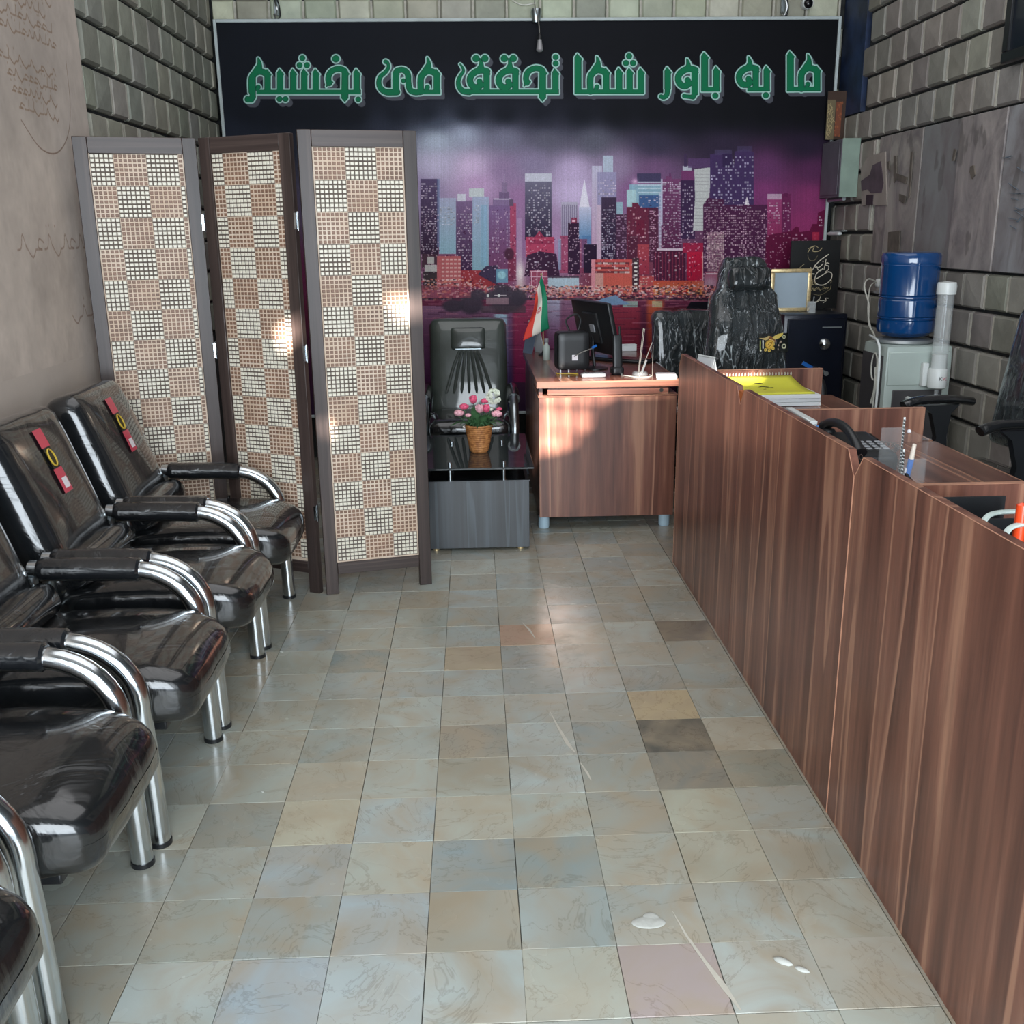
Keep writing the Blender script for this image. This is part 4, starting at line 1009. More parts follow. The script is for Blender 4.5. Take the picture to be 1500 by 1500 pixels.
for a, r, z1, w, cu in ((3.3, .125, .125, .022, .01), (-.1, .105, .13, .024, .01), (-1.2, .07, .18, .02, 0), (-2.0, .05, .215, .02, 0), (.8, .1, .16, .02, 0), (2.2, .1, .15, .02, 0), (-.6, .09, .14, .018, 0), (-2.6, .09, .14, .016, 0)):
    mb = MB(); leafblade(mb, a, r, .10, z1, w, cu); mb.build('leaf', 'leaf', fp, fix=False)
mb = MB()
for k in range(90):
    a = RF.uniform(0, 2*pi); r = RF.uniform(.02, .085); z = .12+RF.uniform(0, .05)
    leafblade(mb, a, r, .105, z, .004)
o = mb.build('sprigs', 'leaf', fp, fix=False); o['kind'] = 'stuff'
def bloom(x, y, z, r, mat, tulip=False):
    mb = MB(); rr = random.Random(int(x*9999)+7)
    mb.tube(catmull([(x*.2, y*.2, .1), (x*.7, y*.7, (z+.1)/2), (x, y, z-r*.7)], 4), .0018, 5)
    st = mb.build('stem', 'leaf', fp)
    mb = MB()
    mb.sphere((x, y, z), r*.62, (1, 1, 1.25 if tulip else .8), 10)
    for k in range(6 if tulip else 9):
        a = k*2*pi/(3 if tulip else 4.5)+rr.random()*.5; ring = 0 if k < 4 else 1; out = r*(.35+.35*ring)
        mb.sphere((x+out*math.cos(a), y+out*math.sin(a), z+r*(.12-.2*ring)), r*.62, (.55, .9, 1.35 if tulip else .85), 8, (0, .5*ring, a))
    mb.build('bloom', mat, fp)
for x, y, z, r, mt, tu in ((-.085, -.03, .185, .022, 'petal_light', 0), (-.062, -.02, .212, .02, 'petal_pink', 0), (-.02, -.02, .242, .021, 'petal_pink', 1), (.006, -.05, .205, .022, 'petal_light', 1),
                           (.035, -.045, .205, .021, 'petal_pink', 1), (.028, .0, .232, .017, 'petal_pink', 0), (.078, -.03, .178, .023, 'petal_light', 0), (.05, 0, .195, .014, 'petal_white', 0), (-.045, -.04, .175, .013, 'petal_light', 0), (.09, .0, .195, .013, 'petal_pink', 0)):
    bloom(x, y, z, r, mt, tu)
mb = MB()
for k in range(46):
    a, b_ = RF.uniform(0, 2*pi), RF.uniform(-1, 1); q = math.sqrt(1-b_*b_)
    mb.sphere((.066+.03*q*math.cos(a), .005+.025*q*math.sin(a), .25+.03*b_), .0085, (1, 1, .8), 6)
o = mb.build('white_cluster', 'petal_white', fp); o['label'] = 'round cluster of tiny white florets'

def make_visitor():
    t = thing('visitor_chair', 'black padded visitor chair with ribbed backrest behind the flower pot', 'chair', (-.035, 5.62, -.0))
    MB().cushion((0, -.0, .40), (.46, .46, .12), .05, (0, .004, .014), n=9, wr=.004).build('seat', 'waiting_leather', t)
    MB().cushion((0, .30, .675), (.455, .12, .60), .055, (0, .012, 0), n=10, rot=(math.radians(-14), 0, 0), wr=.003).build('backrest', 'visitor_leather', t)
    M_ = Matrix.Translation((0, .30, .675)) @ Euler((math.radians(-14), 0, 0)).to_matrix().to_4x4()
    for k in range(7):
        u = -3+k; a = [M_ @ Vector((u*.017, -.073, .10)), M_ @ Vector((u*.030, -.078, 0)), M_ @ Vector((u*.045, -.073, -.15))]
        MB().tube(catmull(a, 5), [.004]+[.009]*9+[.004], 8).build('rib', 'visitor_leather', t)
    MB().cushion(M_ @ Vector((0, -.07, .17)), (.20, .035, .13), .016, (0, .006, 0), n=6, rot=(math.radians(-14), 0, 0)).build('head_pad', 'visitor_leather', t)
    mb = MB(); a, b_ = M_ @ Vector((-.075, -.082, .108)), M_ @ Vector((.075, -.082, .108)); mb.tube([a, b_], .003, 6); mb.build('piping', 'satin_steel', t)
    for s in (-1, 1):
        MB().tube(catmull([(s*.25, -.20, 0), (s*.25, -.20, .33), (s*.25, -.14, .50), (s*.25, -.0, .56), (s*.25, .2, .57)], 6), .024, 12).build('arm_tube', 'satin_steel', t)
        MB().tube(catmull([(s*.25, -.05, .548), (s*.25, .06, .565), (s*.25, .2, .57)], 5), .036, 12).build('arm_pad', 'arm_leather', t)
        MB().tube([(s*.25, .25, 0), (s*.25, .25, .4), (s*.255, .24, .56)], .019, 10).build('leg', 'satin_steel', t)
    return t
make_visitor()
# ================================================================ manager's desk at the back
DX, DY = .645, 4.82
dk = thing('office_desk', 'reddish brown laminate desk with one drawer standing end-on before the banner', 'desk', (DX, DY, 0))
MB().b2(-.348, .35, -.03, 1.32, .722, .755, bev=.0012).build('desktop', 'laminate_along_y', dk)
MB().b2(-.3485, .3505, -.0315, -.0295, .7225, .7545).build('edge_strip', 'laminate_along_x', dk)
MB().b2(-.335, .34, 0, .018, .066, .672, bev=.001).build('end_panel', 'laminate_upright', dk)
MB().b2(-.335, .34, 1.27, 1.288, .066, .72, bev=.001).build('end_panel', 'laminate_upright', dk)
MB().b2(-.335, -.317, .019, 1.269, .066, .72).build('side_panel', 'laminate_upright', dk)
MB().b2(-.34, .345, -.004, .40, .6735, .680).build('shelf', 'laminate_along_x', dk)
dr = MB().b2(-.294, .297, -.010, .008, .6835, .7185, bev=.001).build('drawer', 'laminate_along_x', dk)
MB().cyl((.262, -.0105, .702), (.262, -.009, .702), .010, n=16).build('finger_hole', 'black_print', dr)
MB().b2(-.294, .297, .009, .42, .684, .717).build('drawer_box', 'laminate_along_y', dk)
for x, y in ((-.31, .05), (.305, .05), (-.31, 1.24), (.305, 1.24)):
    mb = MB(); mb.lathe([(.026, 0), (.028, .006), (.028, .062), (.0, .0655)], (x, y, 0), 20); mb.build('foot', 'feet_plastic', dk)
TOP = .7551
# table flag
fl = thing('table_flag', 'small green white and red flag with red emblem on a desk stand', 'flag', (.405, 5.86, TOP))
MB().lathe([(.032, 0), (.032, .006), (.012, .016), (.006, .03), (0, .03)], n=20).build('base', 'black_plastic', fl)
MB().tube([(0, 0, .02), (-.004, 0, .25), (-.012, 0, .455)], .0035, 8).build('pole', 'gold_frame', fl)
MB().sphere((-.012, 0, .462), .007, n=8).build('finial', 'gold_frame', fl)
m, nt, b = newmat('flag_cloth'); uv = nd(nt, 'ShaderNodeUVMap'); sx = nd(nt, 'ShaderNodeSeparateXYZ'); nt.links.new(uv.outputs[0], sx.inputs[0])
nt.links.new(ramp(nt, sx.outputs[1], [(0, rgb(214, 58, 44)), (.34, rgb(226, 218, 206)), (.68, rgb(20, 128, 92))], 'CONSTANT'), b.inputs['Base Color']); setp(b, Roughness=.7)
n_ = nd(nt, 'ShaderNodeTexNoise', Scale=140.0); nt.links.new(uv.outputs[0], n_.inputs['Vector']); bump(nt, b, n_.outputs[0], .2, .002)
def flagf(u, v):
    # hangs down from the pole: u runs away from the pole, v across the stripes (green next the pole top)
    x = -.012+.0-.10*(1-v)*(.4+.6*u)+.05*u*v*1.1; z = .455-.30*u-.115*(1-v)*(1-.45*u); y = -.012-.012*math.sin(u*7+v*3)-.02*(1-v)
    return (x+.01*math.sin(5*u), y, z)
mb = MB(); mb.grid(flagf, 24, 18, uv=True); fc = mb.build('cloth', 'flag_cloth', fl, smooth=60, fix=False)
md = fc.modifiers.new('t', 'SOLIDIFY'); md.thickness = .0012
mb = MB()
def onf(du, dv): 
    p = Vector(flagf(.50+du, .5+dv)); return p+Vector((0, -.003, 0))
mb.tube([onf(.055*math.cos(a), .10*math.sin(a)) for a in [k*2*pi/16 for k in range(16)]], .0015, 5, closed=True); mb.tube([onf(.045, -.06), onf(-.045, .06)], .0018, 5); mb.build('emblem', 'red_print', fl)
# tent calendar, bottle
def tent(name, label, loc, w, h, dpt, rz, m1, m2, lines=0):
    t = thing(name, label, 'card', loc, rz)
    a = math.atan2(dpt/2, h)
    for s, mt in ((-1, m1), (1, m2)):
        mb = MB(); mb.box((0, s*dpt/4, h/2), (w, .0025, math.hypot(h, dpt/2)), rot=(s*a, 0, 0)); mb.build('leaf_card', mt, t, smooth=0)
    mb = MB(); mb.tube([(-w/2, 0, h), (w/2, 0, h)], .004, 8); mb.build('spine', 'white_plastic', t)
    return t
tent('tent_calendar', 'grey folded tent calendar standing on the far left corner of the desk', (.355, 5.99, TOP), .12, .185, .085, -1.15, 'card_grey', 'paper')
sb = thing('small_bottle', 'small clear bottle standing in front of the desk flag', 'bottle', (.405, 5.63, TOP))
MB().lathe([(.018, 0), (.02, .004), (.02, .075), (.010, .09), (.009, .10), (0, .10)], n=20).build('body', 'ivory_plastic', sb)
MB().lathe([(.011, .10), (.012, .102), (.012, .122), (0, .123)], n=16).build('cap', 'grey_plastic', sb)
# black organiser box behind the monitor
bb = thing('black_device', 'squat black device with white label and cable ports standing behind the monitor', 'device', (.495, 5.09, TOP), .10)
MB().cushion((0, 0, .115), (.165, .12, .19), .018, n=6).build('case', 'black_plastic', bb)
for k in range(4): MB().b2(-.07+k*.042, -.064+k*.042, -.05, -.044, 0, .03).build('leg', 'chrome', bb)
mb = MB(); mb.b2(-.01, .02, -.0615, -.0600, .07, .098); mb.build('white_tag', 'white_print', bb, smooth=0)
MB().tube(catmull([(.0, -.063, .09), (.03, -.08, .11), (.07, -.085, .125), (.10, -.06, .13)], 5), .0025, 6).build('plug_lead', 'cable_grey', bb)
MB().tube(catmull([(.09, -.065, .13), (.115, -.055, .14)], 3), .007, 8).build('blue_plug', 'blue_pen', bb)
MB().tube(catmull([(.0, .04, .2), (-.02, .05, .26), (.03, .05, .29), (.055, .05, .26), (.04, .045, .2)], 6), .005, 8).build('handle_loop', 'black_plastic', bb)
yc = thing('yellow_cable', 'short yellow cable lying on the desk in front of the black device', 'cable', (.46, 5.03, TOP+.004))
MB().tube(catmull([(-.045, .04, 0), (-.04, .01, 0), (0, .005, 0), (.03, 0, 0), (.06, -.02, 0)], 6), .0035, 6).build('lead', 'cable_yellow', yc)
# monitor seen from behind, leaning
mo = thing('monitor', 'black flat monitor seen from behind, tilted on its foot', 'monitor', (.632, 5.24, TOP))
Mx = Euler((0, 0, 0)).to_matrix()
c0 = Vector((.0, .0, .218)); ang = (math.radians(0), math.radians(15), math.radians(10))
# panel facing +x, its back towards the camera's left
MB().cushion(c0, (.030, .44, .275), .012, n=6, rot=(0, math.radians(-13), math.radians(19))).build('shell', 'black_plastic', mo)
RM = Matrix.Translation(c0) @ Euler((0, math.radians(-13), math.radians(19))).to_matrix().to_4x4()
mb = MB(); mb.box((0.0155, 0, 0), (.002, .41, .245)); bmesh.ops.transform(mb.bm, matrix=RM, verts=mb.bm.verts); mb.build('screen', 'dark_screen', mo, smooth=0)
mb = MB(); mb.box((-.016, 0, -.0), (.02, .17, .16), bev=.006); bmesh.ops.transform(mb.bm, matrix=RM, verts=mb.bm.verts); mb.build('rear_housing', 'black_plastic', mo)
mb = MB(); mb.box((-.028, -.02, .0), (.004, .05, .04)); bmesh.ops.transform(mb.bm, matrix=RM, verts=mb.bm.verts); mb.build('port_cover', 'grey_plastic', mo, smooth=0)
MB().tube([(0, .02, .008), (-.01, .02, .08), (-.012, .01, .17)], .018, 10, flat=.5).build('neck', 'black_plastic', mo)
MB().lathe([(.07, 0), (.07, .006), (.04, .012), (0, .014)], n=28).build('foot', 'black_plastic', mo)
# cordless handset upright in its cradle
hs = thing('cordless_phone', 'black cordless phone standing upright in its cradle beside the monitor', 'phone', (.715, 5.0, TOP), .1)
MB().cushion((0, 0, .02), (.06, .07, .04), .012, n=5).build('cradle', 'black_plastic', hs)
MB().cushion((0, 0, .112), (.047, .026, .17), .009, n=5, rot=(math.radians(-8), 0, 0)).build('handset', 'black_plastic', hs)
MB().cyl((.016, .02, .19), (.016, .03, .235), .005, n=8).build('aerial', 'black_plastic', hs)
MB().cyl((.015, -.03, .01), (.015, -.05, .006), .006, n=8).build('chrome_plug', 'chrome', hs)
# router, pen stand, papers
ro = thing('grey_adapter', 'flat grey ribbed adapter box lying on the front edge of the desk', 'device', (.585, 4.915, TOP), .06)
MB().cushion((0, 0, .011), (.12, .045, .022), .008, n=5).build('case', 'grey_plastic', ro)
for k in range(7): MB().b2(-.045+k*.014, -.041+k*.014, -.018, .018, .0215, .0235).build('rib', 'silver_paint', ro)
pn = thing('pen_stand', 'clear pen stand with thin white pens at the front right of the desk', 'pen holder', (.82, 4.93, TOP))
MB().lathe([(.035, 0), (.04, .004), (.038, .02), (.03, .022), (.028, .006), (0, .005)], n=24).build('dish', 'clear_plastic', pn)
for p0, p1 in (((-.01, 0, .008), (.012, .0, .235)), ((-.004, .01, .008), (.02, .01, .23)), ((0, -.01, .008), (.055, -.01, .165)), ((.062, 0, .0), (.062, 0, .15))):
    MB().tube([p0, p1], [.0022, .0013], 6).build('pen', 'pen_white', pn)
MB().tube([(.005, -.012, .01), (.03, -.012, .08)], .004, 8).build('fat_pen', 'white_plastic', pn)
lc = thing('loose_leads', 'thin pale wires coiled round the pen stand on the desk', 'cable', (.80, 4.90, TOP+.003))
MB().tube(catmull([(-.07, .05, 0), (-.03, .0, 0), (.0, -.035, 0), (.05, -.03, 0), (.075, .01, 0), (.07, .05, 0)], 6), .0025, 6).build('lead', 'cable_white', lc)
pp = thing('paper_pack', 'small white paper pack on the front right corner of the desk', 'paper', (.945, 4.90, TOP), -.12)
MB().b2(-.05, .05, -.06, .06, 0, .010, bev=.001).build('pack', 'paper', pp)
MB().b2(-.045, .045, -.05, .05, .0102, .013).build('top_sheet', 'white_print', pp)
kb = thing('keyboard', 'dark keyboard lying aslant on the desk behind the monitor foot', 'keyboard', (.80, 5.55, TOP), .9)
MB().b2(-.07, .07, -.21, .21, 0, .016, bev=.004).build('body', 'black_plastic', kb)
for r_ in range(4):
    MB().b2(-.055+r_*.028, -.033+r_*.028, -.19, .19, .0162, .021, bev=.001).build('key_row', 'dark_screen', kb)
wb_ = thing('white_box', 'flat white box at the far end of the desk', 'box', (.90, 6.04, TOP), .1)
MB().b2(-.07, .07, -.05, .05, 0, .035, bev=.003).build('carton', 'paper', wb_)
MB().b2(-.071, .071, -.051, .0, .0352, .04, bev=.001).build('lid_flap', 'paper', wb_)

# ================================================================ reception counter units
def counter(y1, y0, label, chamfer_far=True, chamfer_near=True, skip=()):
    """y1 far end, y0 near end"""
    t = thing('reception_desk', label, 'desk', (.88, y0, 0), group='reception desks side by side')
    L = y1-y0-.0015; H = .945; c = .045; d = .055
    poly = [(0, 0), (L, 0)]+([(L, H-d), (L-c, H)] if chamfer_far else [(L, H)])+([(c, H), (0, H-d)] if chamfer_near else [(0, H)])
    MB().prism(poly, 'x', 0, .018).build('front_panel', 'laminate_upright', t, smooth=0)
    mb = MB()
    for (a, b_), (a2, b2) in zip(poly, poly[1:]+poly[:1]):
        if b_ == 0 and b2 == 0: continue
        if ('far' in skip and a == a2 == L) or ('near' in skip and a == a2 == 0): continue
        mb.tube([(-.0002, a, b_-.0008), (-.0002, a2, b2-.0008)], .0011, 4)
    mb.build('edge_band', 'edge_band', t, smooth=0)
    MB().b2(.0185, .62, L-.018, L, 0, .868, bev=.001).build('side_panel', 'laminate_upright', t)
    MB().b2(.0185, .62, L-.0185, L+.0002, .8685, .8698).build('edge_band', 'edge_band', t, smooth=0)
    MB().b2(.0185, .62, 0, .018, 0, .733, bev=.001).build('side_panel', 'laminate_upright', t)
    MB().b2(.0185, .665, .0, L-.0185, .7345, .7545, bev=.001).build('worktop', 'laminate_along_y', t)
    return t
counter(4.27, 3.262, 'reddish brown reception desk farthest along the lane, yellow notepad on it', skip=('near',))
counter(3.26, 2.235, 'middle reddish brown reception desk holding the black desk phone', skip=('far',))
counter(2.233, 1.19, 'nearest reddish brown reception desk with the black tray and orange pen')
for y in (3.261,):
    g = thing('glue_wedge', 'small orange brown wedge in the notch between the far two reception desks', 'wedge', (.9005, y, .9))
    MB().prism([(-.036, .030), (.036, .030), (0, -.0145)], 'x', -.0185, -.003).build('wedge', 'glue_orange', g, smooth=0)
CT = .7547
# notepads against the far end panel
ps = thing('paper_stack', 'thick stack of white pads under the yellow notepad on the far reception desk', 'paper', (1.235, 4.085, CT), .03)
for k in range(3): 
    MB().box((random.uniform(-.004, .004), random.uniform(-.004, .004), .0085+k*.0155), (.325, .23, .0145), rot=(0, 0, random.uniform(-.02, .02)), bev=.001).build('pad', 'paper', ps)
yn = thing('yellow_notepad', 'bright yellow spiral notepad with black print lying on the paper stack', 'notepad', (1.215, 4.10, CT+.0475), .02)
def ypad(u, v): return (-.165+.33*u-.03*(v), -.115+.22*v, .006+.040*v*v)
mb = MB(); mb.grid(ypad, 10, 10); c_ = mb.build('cover', 'yellow_cover', yn, smooth=60, fix=False); md = c_.modifiers.new('t', 'SOLIDIFY'); md.thickness = .006; md.offset = -1
mb = MB()
for k in range(26):
    x, y, z = ypad(k/25, 1); mb.tube([(x, y+.006*math.cos(a), z+.007+.007*math.sin(a)) for a in [q*2*pi/8 for q in range(8)]], .0012, 4, closed=True)
o = mb.build('spiral', 'cable_white', yn); o['kind'] = 'stuff'
mb = MB()
for pts in ([(.40, .62), (.44, .66), (.50, .665), (.53, .64)], [(.42, .45), (.47, .50), (.55, .46)], [(.50, .42), (.56, .40), (.60, .42)], [(.44, .30), (.48, .33)]):
    mb.tube([Vector(ypad(u, v))+Vector((0, 0, .002)) for u, v in pts], [.001]+[.005]*(len(pts)-2)+[.002], 6, flat=.3)
mb.build('black_print', 'ink', yn)
# tent card on far end (calendar)
t = tent('desk_calendar', 'white folded calendar standing at the far end of the reception counter', (.965, 4.135, CT+.003), .12, .185, .075, -1.2, 'paper', 'paper')
mb = MB()
for i in range(4):
    for j in range(3): mb.box((-.035+i*.022, -.031+.007*j, .03+j*.018), (.012, .0008, .008), rot=(-.22, 0, 0))
mb.build('print_marks', 'card_grey', t, smooth=0)
# phone
ph = thing('desk_phone', 'black corded desk phone with handset on the middle reception desk', 'phone', (1.105, 2.80, CT), 0)
MB().cushion((0, 0, .060), (.15, .25, .075), .018, n=8, rot=(math.radians(5), 0, 0)).build('base', 'black_plastic', ph)
hp = catmull([(-.045, .150, .112), (-.045, .12, .130), (-.045, .05, .143), (-.045, -.03, .139), (-.045, -.10, .116), (-.045, -.135, .092)], 5)
n = len(hp); MB().tube(hp, [.0125+.009*abs(2*i/(n-1)-1)**4 for i in range(n)], 12).build('handset', 'black_plastic', ph)
for y in (.115, -.108): MB().lathe([(.022, 0), (.023, .010), (.016, .022), (0, .024)], (-.045, y, .080+.1*y), 16).build('ear_cup', 'black_plastic', ph)
MB().box((.03, .055, .0985), (.085, .06, .004), rot=(math.radians(5), 0, 0), bev=.001).build('display', 'dark_screen', ph)
kk = MB()
for i in range(3):
    for j in range(4):
        MB().box((.008+i*.024, -.005-j*.022, .0965-.002*j), (.016, .013, .005), rot=(math.radians(5), 0, 0), bev=.0015).build('key', 'grey_plastic', ph)
MB().box((-.070, 0, .10), (.006, .22, .006), rot=(math.radians(5), 0, 0)).build('trim_line', 'grey_plastic', ph)
# coiled cord
cordp = catmull([(-.045, -.14, .085), (-.0, -.15, .045), (.09, -.10, .018), (.15, .05, .0145), (.19, .20, .0145), (.25, .30, .0145), (.22, .36, .0145), (.15, .34, .0145), (.14, .26, .0145), (.18, .22, .0145)], 24)
hel = []
for i, p in enumerate(cordp):
    a = i*1.15; hel.append(p+Vector((.0065*math.cos(a), 0.0065*math.sin(a)*.4, .0065*math.sin(a))))
MB().tube(hel, .0022, 5).build('coiled_cord', 'brown_cord', ph)
# card box with blue slots on the phone's near side
cb = thing('card_stand', 'narrow white card stand with blue cards beside the desk phone', 'card', (.985, 2.955, CT), 0)
MB().box((0, 0, .148), (.022, .24, .012), bev=.002).build('top_lip', 'white_plastic', cb)
for y, h_ in ((-.105, .142), (.108, .142)): MB().box((0, y, h_/2), (.02, .025, h_), bev=.002).build('end_post', 'white_plastic', cb)
for x in (-.0065, .0065): MB().box((x, -.1195, .088), (.0075, .004, .106), rot=(0, x*12, 0)).build('blue_card', 'paper_blue', cb, smooth=0)
MB().b2(-.02, .02, -.12, .12, 0, .01, bev=.001).build('foot_plate', 'white_plastic', cb)
# clear pen box
pb = thing('pen_box', 'clear acrylic pen box with glittering ridged edges near the middle desk front', 'pen holder', (1.045, 2.36, CT), -pi/2)
W2, H2 = .07, .20
for (a, b_) in (((-W2, -.001), (.024, -.024)), ): pass
for x0, x1, y0, y1, hh in ((-W2, W2, -.03, -.0285, .16), (-W2, W2, .0285, .03, .21), (-W2, -W2+.0015, -.028, .028, .21), (W2-.0015, W2, -.028, .028, .16)):
    MB().b2(x0, x1, y0, y1, .003, hh).build('clear_wall', 'acrylic', pb, smooth=0)
MB().b2(-W2, W2, -.03, .03, 0, .0028).build('clear_base', 'acrylic', pb, smooth=0)
for (x, y, hh) in ((-W2, .029, .235), (W2+.004, -.029, .185)):
    mb = MB(); mb.b2(x-.003, x, y-.002, y+.002, .003, hh); mb.build('bright_edge', 'white_plastic', pb, smooth=0)
    mb = MB()
    for k in range(int(hh/.0085)): mb.box((x+.003, y-.001, .006+k*.0085), (.006, .003, .0035), rot=(0, .5, 0))
    mb.build('ridges', 'satin_steel', pb, smooth=0)
MB().sphere((-W2+.03, .03, .205), .005, n=8).build('stud', 'white_print', pb)
bp = thing('blue_pen', 'blue and beige ballpoint pen leaning in the clear pen box', 'pen', (1.045, 2.36, CT+.004), -pi/2)
MB().tube([(.005, -.0, .0), (.053, .0, .152)], .0072, 10).build('barrel', 'blue_pen', bp)
MB().tube([(.0533, .0, .153), (.063, .0, .190)], [.0064, .0045], 10).build('tip_cap', 'pen_white', bp)
mb = MB(); mb.tube([(.039, -.0062, .108), (.045, -.0062, .128)], .0034, 6); mb.build('white_mark', 'white_print', bp)
# black tray with items on the nearest desk
tr = thing('desk_organizer', 'black curved organiser tray with white rims on the nearest reception desk', 'tray', (1.03, 1.79, CT), 0)
MB().b2(-.10, .14, -.30, .30, 0, .006, bev=.001).build('tray_floor', 'black_plastic', tr)
side = [(-.30, 0), (.29, 0), (.29, .178), (.24, .165), (.20, .150), (.17, .152), (.13, .168), (.09, .172), (.05, .160), (-.30, .165)]
MB().prism(side, 'x', -.10, -.094).build('side_wall', 'black_plastic', tr, smooth=0)
MB().prism([(-.3, 0), (.22, 0), (.22, .12), (-.3, .12)], 'x', .134, .14).build('side_wall', 'black_plastic', tr, smooth=0)
for y in (-.12, .12, .294): MB().b2(-.093, .133, y-.003, y+.003, .0065, .12).build('divider', 'black_plastic', tr, smooth=0)
for y in (-.03, -.11):
    MB().tube(catmull([(-.085, y, .158), (-.06, y+.015, .170), (.0, y+.02, .172), (.13, y+.01, .165)], 5), .0065, 8, flat=.6).build('white_rim', 'ivory_plastic', tr)
op = thing('orange_pen', 'bright orange marker standing upright in the black organiser tray', 'pen', (.985, 1.705, CT+.0065), 0)
MB().lathe([(.0, 0), (.0105, .001), (.0105, .165), (.0095, .200), (0, .204)], n=16).build('barrel', 'orange_pen', op)
# ================================================================ executive chairs in plastic wrap
def star_base(t, h=.36, mat='black_plastic'):
    for k in range(5):
        a = k*2*pi/5+.3
        MB().tube([(0.03*math.cos(a), .03*math.sin(a), .10), (.17*math.cos(a), .17*math.sin(a), .085), (.30*math.cos(a), .30*math.sin(a), .065)], [.026, .02, .014], 8).build('base_arm', mat, t)
        MB().sphere((.30*math.cos(a), .30*math.sin(a), .028), .028, (1, .8, 1), 10).build('castor', mat, t)
    MB().cyl((0, 0, .07), (0, 0, h), .028).build('gas_lift', 'black_plastic', t)
ec = thing('executive_chair', 'tall black executive chair wrapped in crinkled clear plastic behind the reception desks', 'chair', (1.50, 5.22, 0), math.radians(4))
star_base(ec)
MB().cushion((0, 0, .46), (.50, .50, .13), .055, (0, .004, .02), n=10, wr=.006).build('seat', 'wrapped_leather', ec)
def backshape(p):
    z = p.z
    hw = .222 if z < -.1 else .222-.042*(z+.1)/.34
    if z > .24: hw = .180-.035*min(1, (z-.24)/.03)
    if z > .27: hw = .145-.032*((z-.27)/.16)**1.6
    p.x *= hw/.222
    p.y -= .02*math.cos(z*9)
    if abs(z-.19) < .03: p.y += .012
    return p
# the back faces the camera side (-y): the seat is beyond, so what shows is the padded front
MB().cushion((-.02, .20, .885), (.444, .11, .86), .05, (0, .02, 0), n=16, rot=(math.radians(-9), 0, 0), wr=.010, ws=11, fn=backshape).build('backrest', 'wrapped_leather', ec)
MB().cushion((-.02, .165, 1.20), (.23, .07, .13), .033, (0, .008, 0), n=9, rot=(math.radians(-9), 0, 0), wr=.006, ws=14, seed=2).build('head_pad', 'wrapped_leather', ec)
for s in (-1, 1):
    MB().tube(catmull([(s*.27, .17, .50), (s*.29, .12, .66), (s*.285, 0, .70), (s*.28, -.15, .68), (s*.27, -.2, .60), (s*.25, -.16, .47)], 6), .021, 10).build('arm_loop', 'black_plastic', ec)
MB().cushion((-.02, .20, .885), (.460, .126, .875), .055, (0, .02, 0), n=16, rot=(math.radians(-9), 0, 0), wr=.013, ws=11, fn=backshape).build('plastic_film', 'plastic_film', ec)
# decorated yellow label on the back
def paint_label():
    cv = Canvas(0, 0, 100, 60, 4, (22, 24, 22))
    cv.poly(sm([(0, 14), (20, 14), (34, 8), (40, 16), (22, 22)], 3), (196, 170, 110)); cv.poly(sm([(44, 14), (62, 4), (84, 0), (72, 14), (56, 20)], 3), (214, 190, 96)); cv.poly([(30, 18), (40, 8), (56, 22), (60, 30), (40, 24)], (120, 74, 30))
    cv.disc(36, 36, 15, (206, 160, 52)); cv.disc(36, 36, 10, (226, 186, 84)); cv.stroke(sm([(30, 38), (36, 30), (44, 30), (38, 40), (30, 44)], 4), 2, (120, 84, 20)); cv.stroke(sm([(36, 20), (50, 24), (52, 38)], 4), 2, (240, 210, 120))
    for x, y in ((22, 52), (35, 55), (48, 48)): cv.disc(x, y, 5, (226, 196, 96)); cv.disc(x, y, 2.2, (150, 110, 30))
    cv.rect(12, 22, 16, 48, (226, 224, 210)); cv.rect(3, 22, 7, 52, (150, 160, 70)); cv.disc(6, 54, 3, (230, 230, 200))
    for x, y, r in ((86, 12, 6), (86, 42, 8)): cv.disc(x, y, r, (206, 206, 170)); cv.disc(x, y, r*.55, (30, 32, 28))
    for x, y in ((74, 24), (66, 36), (64, 48), (70, 28)): cv.rect(x, y, x+3, y+6, (190, 170, 150))
    return cv
im = make_image('chair_label', paint_label().a); image_mat('chair_label', im, .25, .5, coat=.8)
Me = Matrix.Translation((-.02, .20, .885)) @ Euler((math.radians(-9), 0, 0)).to_matrix().to_4x4()
mb = MB(); mb.grid(lambda u, v: Me @ Vector((.045+.165*u, -.103+.012*(u**2), -.085+.10*v)), 6, 5, uv=True)
o = mb.build('label_sticker', 'chair_label', ec, smooth=60, fix=False); o['label'] = 'gold and black printed sticker'
sc2 = thing('low_back_chair', 'low black chair with plastic-wrapped backrest left of the tall executive chair', 'chair', (1.30, 5.86, 0), math.radians(8))
star_base(sc2)
MB().cushion((0, -.02, .44), (.46, .46, .11), .05, (0, 0, .015), n=8, wr=.004).build('seat', 'wrapped_leather', sc2)
MB().cushion((0, .20, .77), (.40, .09, .44), .04, (0, .014, 0), n=10, rot=(math.radians(-8), 0, 0), wr=.008, ws=12, seed=5).build('backrest', 'wrapped_leather', sc2)
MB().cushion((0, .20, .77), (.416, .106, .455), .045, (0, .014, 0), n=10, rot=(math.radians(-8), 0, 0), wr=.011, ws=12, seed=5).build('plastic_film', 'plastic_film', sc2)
MB().tube(catmull([(0, .20, .42), (0, .27, .5), (0, .26, .65)], 5), .02, 8, flat=.6).build('back_support', 'black_plastic', sc2)
for s in (-1, 1): MB().tube(catmull([(s*.23, .14, .46), (s*.25, .1, .62), (s*.25, -.1, .63), (s*.24, -.12, .46)], 6), .019, 10).build('arm_loop', 'black_plastic', sc2)

